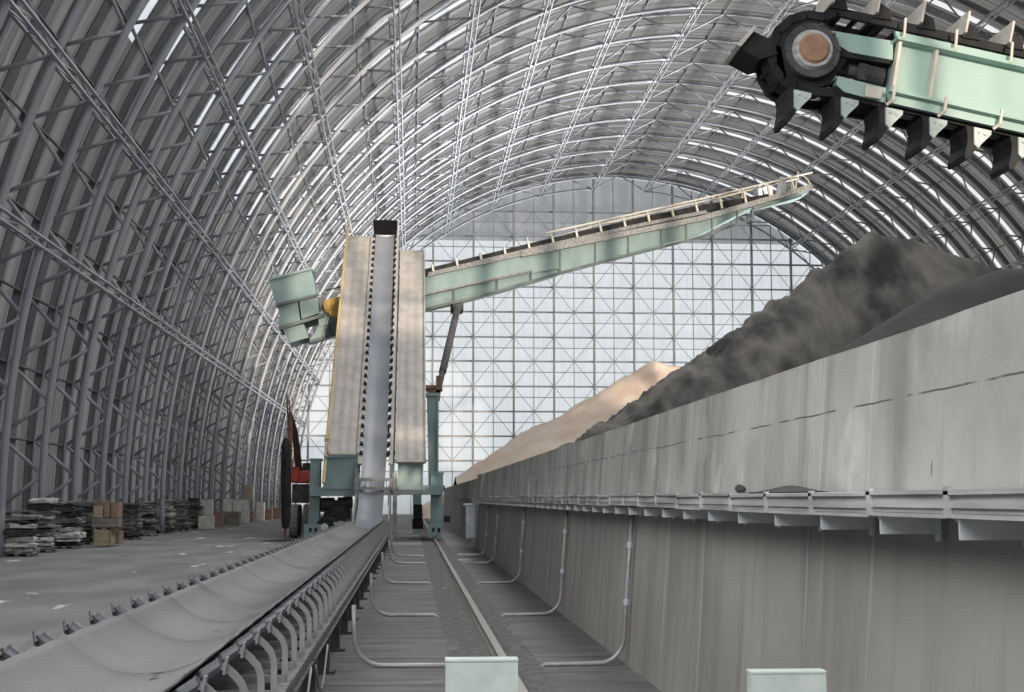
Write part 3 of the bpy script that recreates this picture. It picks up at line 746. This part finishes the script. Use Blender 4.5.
hd = MB(); q = bp(782, 189, .6); hd.tube((q.x, q.y, q.z-.8), (q.x+.2, q.y, q.z+1.1), .55, 10, .25); hd.box(q.x-1.8, q.x-.6, q.y, q.y+1.4, q.z-1, q.z+.4); sub('tip_drive', hd, M['galv'], boom)
jk = MB(); q = bp(457, 305, .8); jk.box(q.x-.45, q.x+.45, q.y-.6, q.y+.6, q.z-.5, q.z+.5); sub('clevis', jk, M['black'], boom)
# counterweight end
cw = sp_('counterweight', (lambda g: (g.prism([bp(x, y, -.5) for x, y in [(269.5, 281), (312, 270.5), (317, 295.5), (276.5, 305.5)]], (0, 3.4, 0)), g)[1])(MB()), M['teal'])
bprism([(269, 279.5), (312.5, 268.5), (313, 271), (269.7, 282)], M['teal'], 'top_flange', cw, -.75, 3.9)
bprism([(276.5, 304.8), (317, 294.8), (317.5, 297.5), (277, 307.5)], M['teal_dk'], 'edge_strip', cw, -.6, 3.6)
bprism([(278, 307), (298, 301.5), (300.5, 320.5), (281.5, 326)], M['teal'], 'ballast_box', cw, -.3, 3)
bprism([(299.5, 301), (318, 296.5), (319.5, 313.5), (302, 319.5)], M['teal'], 'ballast_box', cw, -.3, 3)
bprism([(279, 327.5), (325, 314), (325.5, 317), (280, 331)], M['teal_dk'], 'edge_strip', cw, -.6, 3.4)
bprism([(283, 330), (304, 324.5), (309, 338), (289.5, 343.5)], M['teal'], 'ballast_box', cw, -.3, 3)
bprism([(318, 297), (322, 296), (327, 312), (321, 316)], M['teal_dk'], 'side_plate', cw, .2, 1.5)
mt = MB(); q = bp(335, 307, -.4); mt.tube((q.x-.6, q.y, q.z-.1), (q.x+.5, q.y, q.z+.15), .58, 14); mt.box(q.x-.3, q.x+.3, q.y-.4, q.y+.5, q.z-.75, q.z-.4); mt.tube((q.x-.75, q.y, q.z-.14), (q.x-.6, q.y, q.z-.1), .4, 14); mt.tube((q.x+.5, q.y, q.z+.15), (q.x+.75, q.y, q.z+.2), .2, 10); sp_('motor', mt, M['orange'])
dkl = MB(); strip([(326, 314), (352, 306.5)], 2.0, .2, dy=.9, mb=dkl); dkl.path([bp(325, 290, .2), bp(352, 284, .2)], .05, 5); dkl.path([bp(342, 296, .2), bp(352, 292, .2)], .12, 5); sp_('rear_deck', dkl, M['black'])

# ------------------------------------------------------------------ scraper reclaimer arm (upper right)
AY = 25.0
ar = empty('scraper_arm', 'mint green reclaimer arm with chain scraper blades above the stockpile, upper right', 'reclaimer', atY(900, 70, AY))
def A(px, py, dy=0):
    p = atY(px, py, AY); p.y += dy; return p
def ap(name, mb, m, smooth=False): return padd(name, mb, m, ar, smooth)
def asub(name, mb, m, par): 
    return mb.build(name, m, par)
SL = .226
def sy(x, y0, x0=900): return y0+SL*(x-x0)
XE = 1330
web = MB(); web.prism([A(898, 42), A(XE, sy(XE, 42)), A(XE, sy(XE, 98)), A(889, 94)], (0, 1.0, 0)); beam = ap('beam_web', web, M['teal_arm'])
tf = MB(); tf.prism([A(893, 33, -.12), A(XE, sy(XE, 33), -.12), A(XE, sy(XE, 43.5), -.12), A(896, 43, -.12)], (0, .1, 0)); tf.prism([A(893, 40, -.25), A(XE, sy(XE, 40.5), -.25), A(XE, sy(XE, 44), -.25), A(893, 43, -.25)], (0, 1.4, 0)); ap('upper_flange', tf, M['teal_arm'])
lf = MB(); lf.prism([A(885, 93, -.15), A(XE, sy(XE, 97), -.15), A(XE, sy(XE, 108), -.15), A(888, 105, -.15)], (0, .12, 0)); lf.prism([A(885, 93, -.3), A(XE, sy(XE, 96.5), -.3), A(XE, sy(XE, 99), -.3), A(885, 95.5, -.3)], (0, 1.4, 0)); ap('lower_flange', lf, M['teal_arm'])
for i, x in enumerate((898, 934.5, 1070, 1205)):
    s_ = MB(); off = 8; s_.bar(A(x, sy(x, 43), -.08), A(x-off, sy(x, 98) - 3, -.08), .06, .18, up=(0, 1, 0)); ap('stiffener', s_, M['cream'])
for i, x in enumerate((900, 951, 1006, 1060, 1115)):
    s_ = MB(); s_.path([A(x+2, sy(x, 22), -.2), A(x, sy(x, 36), -.25), A(x-1, sy(x, 43), -.25)], .03, 5); ap('chain_guide', s_, M['cream']); s_ = MB()
    x2 = x-10; s_.path([A(x2, sy(x2, 92), -.28), A(x2-2, sy(x2, 106), -.28), A(x2-7, sy(x2, 110), -.2)], .035, 5); ap('chain_guide', s_, M['cream'])
# fork arms and tension spring
for pts in ([(828, 30), (893, 41), (893, 60), (850, 52), (836, 44)], [(838, 76), (886, 88), (886, 103), (845, 92), (836, 84)]):
    for dy in (0, 1.0):
        fa = MB(); fa.prism([A(x, y, dy) for x, y in pts], (0, .25, 0)); ap('fork_arm', fa, M['teal_arm'])
fs_ = MB(); fs_.prism([A(835, 45, .05), A(893, 57, .05), A(891, 63, .05), A(838, 55, .05)], (0, 1.1, 0)); fs_.prism([A(835, 85, .05), A(885, 97, .05), A(885, 104, .05), A(835, 96, .05)], (0, 1.1, 0)); fs_.prism([A(884, 48, .3), A(895, 50, .3), A(889, 94, .3), A(880, 92, .3)], (0, .4, 0)); ap('fork_inner', fs_, M['black'])
sg = MB(); a, b = A(852, 66, .3), A(888, 74, .3)
sg.tube(a, b, .13, 10)
for k in range(9): q = a+(b-a)*(.45+.06*k); sg.tube(q, q+(b-a).normalized()*.025, .2, 12)
sg.bar(a+(b-a)*.25, a+(b-a)*.5, .3, .32); ap('tension_spring', sg, M['dark'])
pl = MB(); pl.prism([A(864, 87, -.12), A(880, 90, -.12), A(879, 101, -.12), A(863, 98, -.12)], (0, .04, 0)); ap('name_plate', pl, M['cream'])
# sprocket
c0 = A(811, 52)
spb = MB(); n = 8
oct_ = [(811+37*math.cos(2*PI*k/n+.2), 52+37*math.sin(2*PI*k/n+.2)) for k in range(n)]
spb.prism([A(x, y, .1) for x, y in oct_], (0, .95, 0))
for k in range(16):
    a0 = 2*PI*k/16; spb.prism([A(811+36*math.cos(a0-.1), 52+36*math.sin(a0-.1), .3), A(811+44*math.cos(a0), 52+44*math.sin(a0), .3), A(811+36*math.cos(a0+.1), 52+36*math.sin(a0+.1), .3)], (0, .12, 0))
spk = ap('sprocket', spb, M['black'])
hub = MB(); hub.tube(c0+V((0, -.12, 0)), c0+V((0, .2, 0)), .52, 24); 
for k in range(10): q = A(811+26*math.cos(2*PI*k/10), 52+26*math.sin(2*PI*k/10)); hub.tube(q+V((0, -.15, 0)), q+V((0, -.1, 0)), .035, 6)
asub('hub', hub, M['dark'], spk)
rg = MB(); rg.tube(c0+V((0, -.22, 0)), c0+V((0, -.1, 0)), .35, 24, .40); asub('bearing_ring', rg, M['tray'], spk)
cp_ = MB(); cp_.tube(c0+V((0, -.28, 0)), c0+V((0, -.2, 0)), .25, 20, .31); asub('bearing_cap', cp_, M['rust'], spk)
# take-up end shackle round the sprocket
# chain run: links along top and bottom and round the sprocket
ch_pts = [(x, sy(x, 24)) for x in range(1300, 825, -22)] + [(811+39*math.cos(t), 52+39*math.sin(t)) for t in [(-1.2-.45*k) for k in range(8)]] + [(x, sy(x, 106)) for x in range(838, 1300, 22)]
chn = MB()
for (x0, y0), (x1, y1) in zip(ch_pts, ch_pts[1:]):
    for dy in (.1, .95): chn.bar(A(x0, y0, dy), A(x1, y1, dy), .10, .16, up=(0, 0, 1) if abs(x1-x0) > 3 else (1, 0, 0))
    chn.tube(A(x0, y0, .06), A(x0, y0, 1.05), .06, 6)
chain = ap('chain', chn, M['black'])
# scraper blades: lower strand
def blade(px, py, ux, uy, vx, vy, name='scraper_blade', mkey='black', brk=True, pale=False):
    """px,py root on the chain; (ux,uy) pixel direction the blade points, (vx,vy) direction of travel"""
    g = MB(); prof = [(0, -8), (0, 6), (10, 6), (20, 3), (31, -3), (33, -7), (28, -8), (18, -6), (8, -6)]
    pts = [(px+ux*a+vx*b, py+uy*a+vy*b) for a, b in prof]
    y0, ln = -.10, .85
    g.prism([A(x, y, y0) for x, y in pts], (0, ln, 0))
    o = ap(name, g, M[mkey])
    if brk:
        t = MB(); tri = [(0, -1), (0, 16), (4, 16), (15, 7), (20, 4), (17, 0)]
        p2 = [A(px+ux*a+vx*b, py+uy*a+vy*b, -.16) for a, b in tri]; t.prism(p2, (0, .06, 0))
        for (a, b) in ((4, 4), (5, 10)): q = A(px+ux*a+vx*b, py+uy*a+vy*b, -.19); t.tube(q, q+V((0, .05, 0)), .03, 6)
        asub('blade_bracket', t, M['teal_lt'], o)
    return o
for x in (789, 836, 880, 924, 968, 1012, 1056, 1100, 1144, 1188, 1232):
    blade(x+4, sy(x, 114) if x > 800 else 92, -.05, 1, 1, .22)
for x in (826, 870, 914, 958, 1002, 1046, 1090, 1134, 1178, 1222):
    g = MB(); y = sy(x, 22)
    prof = [(0, 0), (2, 1), (6, -20), (4, -21)]
    g.prism([A(x+a+4, y+b-1, -.15) for a, b in prof], (0, 1.3, 0)); o = ap('scraper_blade', g, M['wood'])
    t = MB(); t.prism([A(x+4, y+2, .0), A(x+22, y+5, .0), A(x+20, y-6, .0), A(x+8, y-14, .0)], (0, 1.0, 0)); asub('blade_bracket', t, M['black'], o)
g = MB(); g.prism([A(735, 47, -.15), A(752, 28, -.15), A(755, 30, -.15), A(739, 49, -.15)], (0, 1.2, 0)); o = ap('scraper_blade', g, M['wood'])
t = MB(); t.prism([A(740, 48, 0), A(753, 31, 0), A(772, 40, 0), A(778, 54, 0), A(760, 59, 0)], (0, 1.0, 0)); t.prism([A(770, 40, .1), A(782, 45, .1), A(790, 88, .1), A(778, 78, .1), A(768, 58, .1)], (0, .5, 0)); asub('blade_bracket', t, M['black'], o)

# ------------------------------------------------------------------ stockpiles
def pile(name, label, crest, slope, x0, x1, y0, y1, nx, ny, amp, seed, m, mfn=None, mats=None, rav=0, asym=1.0):
    g = MB()
    crest = [V(c) for c in crest]
    def h(x, y):
        best = -1e9; d_best = 0
        for a, b in zip(crest, crest[1:]):
            ab_ = V((b.x-a.x, b.y-a.y)); t = max(0, min(1, ((x-a.x)*ab_.x+(y-a.y)*ab_.y)/ab_.length_squared))
            cx, cy, cz = a.x+ab_.x*t, a.y+ab_.y*t, a.z+(b.z-a.z)*t
            d = math.hypot(x-cx, (y-cy)*(asym if y < cy else 1)); 
            d2 = math.sqrt(d*d+.12)-.3
            ang = math.atan2(y-cy, x-cx)
            if cz-slope*d2 > best: d_best = d2
            best = max(best, cz-slope*d2+(.009*min(d2, 12)**2 if rav else 0))
        r = best
        nz = mnoise.fractal(V((x*.35, y*.35, seed)), 1.0, 2.1, 6)
        if rav:
            w = mnoise.fractal(V((x*1.1+.3*nz, seed*3, y*.10)), .8, 2.2, 6)
            r += -rav*abs(w)*min(1, .25+max(0, d_best)/3)
        return r+amp*nz
    vs = {}; 
    def fn(u, v):
        x = x0+(x1-x0)*u; y = y0+(y1-y0)*v; return V((x, y, max(h(x, y), .005)))
    g.grid(fn, nx, ny)
    if mfn:
        for i, f in enumerate(g.f):
            c = sum((V(g.v[k]) for k in f), V())/4; g.mi[i] = mfn(c)
    o = g.build(name, mats or m, smooth=True)
    return tag(o, label, 'stockpile', kind='stuff')
XW = wx(ZW)+.5
p0 = atY(873, 239, 44); p1 = atY(908, 242, 43.2); p2 = atY(993, 268, 41)
p0.z += .35; p1.z += .2; p2.z += .1
pile('ore_pile', 'tall dark ore stockpile with a scraped ragged face behind the concrete wall', [p0, p1, p2, V((24, 42, 7.5))], 0.80, 4.05, 34, 30.5, 62, 320, 260, .10, 3.3, M['coal_scraped'], rav=.55, asym=1.15)
q0 = atY(1000, 268, 26); q1 = atY(962, 279, 26)
pile('ore_pile', 'smooth dark heap of fine ore in front of the scraped stockpile', [q1, q0, V((16, 25.5, 7.1)), V((24, 25, 6.5))], .66, 4.05, 30, 14.5, 30.45, 90, 70, .05, 9.1, M['coal_smooth'])
r0 = atY(652, 360, 130); r1 = atY(678, 364, 130)
pile('sand_pile', 'pale orange sand stockpile far beyond the dark ore', [r0, r1, V((34, 128, 13)), V((45, 126, 11))], .68, 4.0, 60, 95, 175, 120, 120, .35, 1.7, M['tan'], rav=.5)
pile('sand_pile', 'low far sand heap seen past the end of the concrete wall', [V((9.5, 186, 5)), V((14, 188, 6))], .45, 1.5, 30, 175.5, 205, 60, 60, .25, 4.7, M['tan'])

# post at the wall opening
pt = empty('steel_post', 'grey boxed steel post at the opening in the concrete wall', 'post', (2.62, 69, 0))
a, b = atY(466, 503, 69), atY(475, 503, 69)
g = MB(); g.bevbox(a.x, b.x, 69, 69.5, .55, a.z-.12, .02); padd('box_column', g, M['galv'], pt)
g = MB(); g.box(a.x-.12, b.x+.15, 68.9, 69.6, a.z-.12, a.z-.02); padd('cap_plate', g, M['galv'], pt)
g = MB(); g.box(a.x, a.x+.07, 69, 69.1, 0, .55); g.box(b.x-.07, b.x, 69, 69.1, 0, .55); g.box(a.x, a.x+.07, 69.4, 69.5, 0, .55); g.box(b.x-.07, b.x, 69.4, 69.5, 0, .55); g.box(a.x, b.x, 69, 69.1, .25, .3); padd('foot_frame', g, M['bracket'], pt)
sn = MB(); q = atY(447, 519, 83); sn.bevbox(q.x-.18, q.x+.18, 83.0, 83.25, q.z-.2, q.z+.2, .02); sp_('switch_box', sn, M['black'])

# ------------------------------------------------------------------ excavator with breaker
ex = empty('excavator', 'red excavator holding an upright black hydraulic breaker beside the conveyor', 'excavator', (-7.3, 84, 0))
EY = 81.5
def ep(name, mb, m, smooth=False): return padd(name, mb, m, ex, smooth)
br = MB(); pr = [(285.8, 438, .10), (285.8, 445, .26), (286, 462, .30), (286, 500, .31), (285.7, 520, .27), (285.5, 527, .22), (285.5, 528.5, .12)]
br.path([atY(x, y, EY) for x, y, r in pr], [r*.95 for x, y, r in pr], 8); breaker = ep('breaker', br, M['black'])
csl = MB(); csl.path([atY(285.5, 527, EY), atY(285.3, 536, EY), atY(285.3, 539.5, EY)], [.09, .085, .04], 8)
csl.build('chisel', M['brown'], breaker)
stk = MB(); stk.path([atY(290.5, 412, EY+.4), atY(290, 440, EY+.3), atY(289.5, 470, EY+.4)], [.10, .16, .16], 6); stk.path([atY(289, 440, EY+.5), atY(287, 396, EY+.4)], .05, 5); stk.path([atY(291, 438, EY+.5), atY(289.2, 400, EY+.4)], .05, 5); ep('stick', stk, M['brown'])
bo = MB(); bo.path([atY(290.5, 415, EY+.5), atY(295, 432, EY+4), atY(299, 470, EY+9)], [.15, .2, .25], 6); ep('arm_boom', bo, M['brown'])
bd = MB(); a, b = atY(291, 469, EY+8), atY(311, 483, EY+8); bd.bevbox(a.x+.2, b.x, EY+8, EY+11, b.z, a.z-.1, .1); bd.bevbox(a.x, a.x+.5, EY+7.6, EY+9, b.z, a.z+.15, .1); ep('engine_body', bd, M['red'])
cb = MB(); a, b = atY(296, 462, EY+9.5), atY(304, 483, EY+9.5); bd2 = cb.bevbox(a.x+.4, b.x+.6, EY+9.6, EY+10.8, b.z, a.z-.05, .08); ep('cab', cb, M['dark'])
und = MB(); a, b = atY(292, 484, EY+8), atY(309, 503, EY+8); und.box(a.x, b.x, EY+8.2, EY+11, b.z, a.z); ep('turntable', und, M['dark'])
for dx in (0, 1):
    tk = MB(); xx = a.x-.1+dx*(b.x-a.x-.25); pts = []
    for k in range(24):
        t = 2*PI*k/24; pts.append((xx, EY+9.5+2.2*math.copysign(abs(math.cos(t))**.5, math.cos(t)), 1.05+1.05*math.copysign(abs(math.sin(t))**.8, math.sin(t))))
    tk.prism(pts, (.5, 0, 0)); ep('track', tk, M['dust'])
lwl = MB(); a = atZ(284, 541, 0)
lwl.grid(lambda u, v: V((a.x+(u-.5)*2.6, a.y+(v-.5)*3.5, max(0.0, .10*math.sin(PI*u)*math.sin(PI*v)+.03*mnoise.noise(V((u*9, v*9, 2)))*math.sin(PI*u)*math.sin(PI*v)))), 20, 20)
tag(lwl.build('rubble', M['coal_smooth']), 'dark patch of crushed rubble under the breaker tip', 'rubble', kind='stuff')

# ------------------------------------------------------------------ pallet stacks along the left frames
def sack_mesh(w, d, h, seed):
    bm = bmesh.new(); bmesh.ops.create_cube(bm, size=1); bmesh.ops.scale(bm, vec=(w, d, h), verts=bm.verts)
    bmesh.ops.subdivide_edges(bm, edges=bm.edges, cuts=9, use_grid_fill=True)
    for v in bm.verts:
        n = mnoise.fractal(V((v.co.x*2.2+seed*7, v.co.y*2.2, v.co.z*5)), 1, 2, 4)
        e = max(abs(v.co.x)/(w/2), abs(v.co.y)/(d/2))
        if v.co.z > -h/2+.001: v.co.z = max(-h/2+.003, min(v.co.z+n*.06-.02-.045*max(0, e-.6)/.4, h/2-.004))
        v.co.x += .20*mnoise.noise(V((v.co.y*3.3+seed, v.co.z*9, 1))) ; v.co.y += .20*mnoise.noise(V((v.co.x*3.3+seed, v.co.z*9, 5)))
        k = abs(v.co.z)/(h/2); v.co.x *= 1-.06*k*k; v.co.y *= 1-.05*k*k
    bmesh.ops.translate(bm, vec=(0, 0, h/2), verts=bm.verts)
    me = bpy.data.meshes.new('folded_sack'); bm.to_mesh(me); bm.free()
    for p_ in me.polygons: p_.use_smooth = True
    return me
SACKH = [.18, .27, .15, .22, .32, .24]
sack_me = {}
for i in range(6):
    for c in range(4):
        me = sack_mesh(1.22, 1.25, SACKH[i]-.01, i*3+c); me.materials.append(M['sack%d' % c]); sack_me[(i, c)] = me
pb = MB()
for x in (-.5, 0, .5): pb.box(x-.05, x+.05, -.6, .6, .02, .11)
for y in (-.5, -.25, 0, .25, .5): pb.box(-.6, .6, y-.06, y+.06, .11, .135)
for y in (-.54, 0, .54): pb.box(-.6, .6, y-.05, y+.05, 0, .02)
pal_me = pb.mesh('pallet', M['pallet'])
ORD = ['first', 'second', 'third', 'fourth', 'fifth', 'sixth', 'seventh', 'eighth', 'ninth', 'tenth', 'eleventh', 'twelfth']
CN = ['black', 'grey', 'pale', 'dark grey']
def stack(px, yb, ytop, num, xoff=0, cols=None):
    p = atZ(px, yb, 0); D = p.y; h = (yb-ytop)/F*D
    where = '%s stack from the left edge' % ORD[num]
    o = inst('pallet', pal_me, loc=(p.x+xoff, D+.65, 0), rot=(0, 0, random.uniform(-.06, .06))); tag(o, 'wooden pallet on the floor under sacks, %s' % where, 'pallet')
    z = .135; k = 0; rnd = random.Random(num*11+3)
    while z < h-.08 and k < 12:
        i = rnd.randrange(6); c = rnd.choice(cols or [0, 1, 2, 3, 1, 2])
        o = inst('folded_sack', sack_me[(i, c)], loc=(p.x+xoff+rnd.uniform(-.14, .14), D+.65+rnd.uniform(-.14, .14), z), rot=(0, 0, rnd.uniform(-.4, .4)+rnd.choice((0, PI/2))))
        o.scale = (rnd.uniform(.78, 1.08), rnd.uniform(.78, 1.05), 1)
        tag(o, '%s folded sack, %s layer up, %s' % (CN[c], ORD[k], where), 'sack', 'folded sacks stacked on pallets')
        z += SACKH[i]; k += 1
stack(17, 557, 516, 0); stack(38, 553, 502, 1); stack(65, 549, 502, 2); stack(84, 545, 503, 3, cols=[0, 3])
stack(128, 540, 505, 4, cols=[0, 1, 3, 1]); stack(146, 536.5, 501, 5, cols=[0, 1, 1, 3, 2]); stack(163, 533.5, 500, 6, cols=[0, 1, 2, 1, 3]); stack(178, 531.5, 501, 7, cols=[1, 3, 1])
stack(192, 529.5, 499, 8, cols=[0, 3])
def crate(x0, x1, y0, y1, Yd, label, mkey, slats=True, depth=1.1, name='crate'):
    a, b = atY(x0, y1, Yd), atY(x1, y0, Yd); w = b.x-a.x; h = b.z-a.z
    t = empty(name, label, 'crate' if name == 'crate' else 'box', ((a.x+b.x)/2, Yd+depth/2, max(0, a.z)))
    g = MB(); g.bevbox(-w/2, w/2, -depth/2, depth/2, 0, h, .02)
    if slats:
        n = max(2, int(h/.16))
        for i in range(n): g.box(-w/2-.015, w/2+.015, -depth/2-.02, -depth/2, h*i/n+.01, h*(i+1)/n-.015)
    g.build('box_body', M[mkey], t)
    r = MB()
    for x in ((-w/2+.04), (w/2-.04)): r.box(x-.04, x+.04, -depth/2-.04, -depth/2-.02, 0, h)
    if slats: r.build('batten', M['pallet'], t)
    else:
        r = MB(); r.box(-w/2-.01, w/2+.01, -.04, .04, h-.01, h+.004); r.build('tape', M['crate'], t)
    return t
Yc = 73.5
crate(93, 111, 530, 545.5, Yc, 'pale wooden crate on the floor beneath the dark pallets', 'crate')
crate(112, 119.5, 531, 544, Yc+2, 'dull brown crate on the floor right of the pale wooden crate', 'crate_red')
stub = atY(105, 530, Yc)
o = inst('pallet', pal_me, loc=(stub.x, Yc+.6, stub.z)); tag(o, 'wooden pallet resting on the pale wooden crate', 'pallet')
crate(92, 118, 518.5, 527.1, Yc, 'grey slatted crate in the middle of the crate pile', 'pallet')
crate(93, 103, 506, 517.5, Yc, 'tan carton at upper left of the crate pile', 'crate', False, name='carton')
crate(103.5, 110, 501.5, 517.5, Yc, 'reddish carton in the middle of the top row of the crate pile', 'crate_red', False, name='carton')
crate(110.5, 118.5, 502, 517.5, Yc, 'reddish carton at the right of the top row of the crate pile', 'crate_red', False, name='carton')
crate(94, 102, 499, 505.6, Yc, 'small dark carton topping the crate pile', 'pallet', False, name='carton')
def fl_(y): return 2.5*F/(y-498)
crate(199, 212, 499.5, 515.5, fl_(528), 'white carton on top of a pallet load past the sack stacks', 'crate_white', False, name='carton')
crate(198, 213, 516, 529, fl_(529), 'pale grey carton on the floor under a white carton', 'crate_white', False, name='carton')
crate(213.5, 222, 511, 527, fl_(527), 'brown carton on the floor beside the pale cartons', 'crate_red', False, name='carton')
crate(224, 239, 512, 525, fl_(525), 'grey slatted crate under white cartons', 'pallet')
crate(223, 232, 499, 511.6, fl_(525), 'white carton on the slatted crate, left of a pair', 'crate_white', False, name='carton')
crate(232.5, 240, 500, 511.6, fl_(525), 'white carton on the slatted crate, right of a pair', 'crate_white', False, name='carton')
crate(241, 248.5, 511.5, 523, fl_(523), 'white carton on the floor at the foot of the tallest carton column', 'crate_white', False, name='carton')
crate(241, 248, 499.5, 511.2, fl_(523), 'white carton in the middle of the tallest carton column', 'crate_white', False, name='carton')
crate(244, 252, 485, 499.2, fl_(523), 'tall beige carton at the top of the carton column', 'crate', False, name='carton')
crate(249.5, 254, 511, 521.5, fl_(521.5), 'brown carton right of the tallest carton column', 'crate_red', False, name='carton')
crate(256, 264, 502, 520.5, fl_(520.5), 'pale carton between two brown cartons near the end of the row', 'crate_white', False, name='carton')
crate(265, 272, 509, 519.5, fl_(519.5), 'brown carton near the end of the carton row', 'crate_red', False, name='carton')
crate(273, 281, 508, 518.7, fl_(518.7), 'brown carton last in the row behind the breaker', 'crate_red', False, name='carton')

# ------------------------------------------------------------------ light
w = bpy.data.worlds.new('World'); SC.world = w; w.use_nodes = True
bg = w.node_tree.nodes['Background']; bg.inputs['Color'].default_value = (.93, .97, 1, 1); bg.inputs['Strength'].default_value = 1.0
def area(name, loc, target, sx, sy_, energy, col):
    l = bpy.data.lights.new(name, 'AREA'); l.shape = 'RECTANGLE'; l.size = sx; l.size_y = sy_; l.energy = energy; l.color = col
    o = bpy.data.objects.new(name, l); C.objects.link(o); o.location = loc
    o.rotation_euler = (V(target)-V(loc)).to_track_quat('-Z', 'Y').to_euler(); return o
SC.view_settings.view_transform = 'Standard'; SC.view_settings.look = 'None'; SC.view_settings.gamma = 1; SC.view_settings.use_curve_mapping = False
SC.view_settings.exposure = 0
def spread(o, deg): o.data.spread = math.radians(deg); return o
area('near_side_fill', P(163, 45.5, 5), (3, 16, 1.5), 60, 10, 10500, (1, 1, 1))  # fill lamp added low on the left to brighten the near wall
area('mid_roof_fill', P(118, 46, 62), (-6, 62, 0), 80, 18, 19000, (1, 1, 1))  # fill lamp added under the roof to brighten floor and pallets
spread(area('far_vault_fill', P(9, 46.5, 160), P(120, 47, 165), 100, 10, 85000, (1, .98, .95)), 70)  # fill lamp added low on the right to whiten the far vault steel
sl = bpy.data.lights.new('sun', 'SUN'); sl.energy = 3.4; sl.angle = math.radians(.6); sl.color = (1, .84, .68)
so = bpy.data.objects.new('sun', sl); C.objects.link(so); so.rotation_euler = V((-.2, 1, -.09)).to_track_quat('-Z', 'Y').to_euler()
SC.cycles.max_bounces = 8; SC.cycles.diffuse_bounces = 5; SC.cycles.transmission_bounces = 4
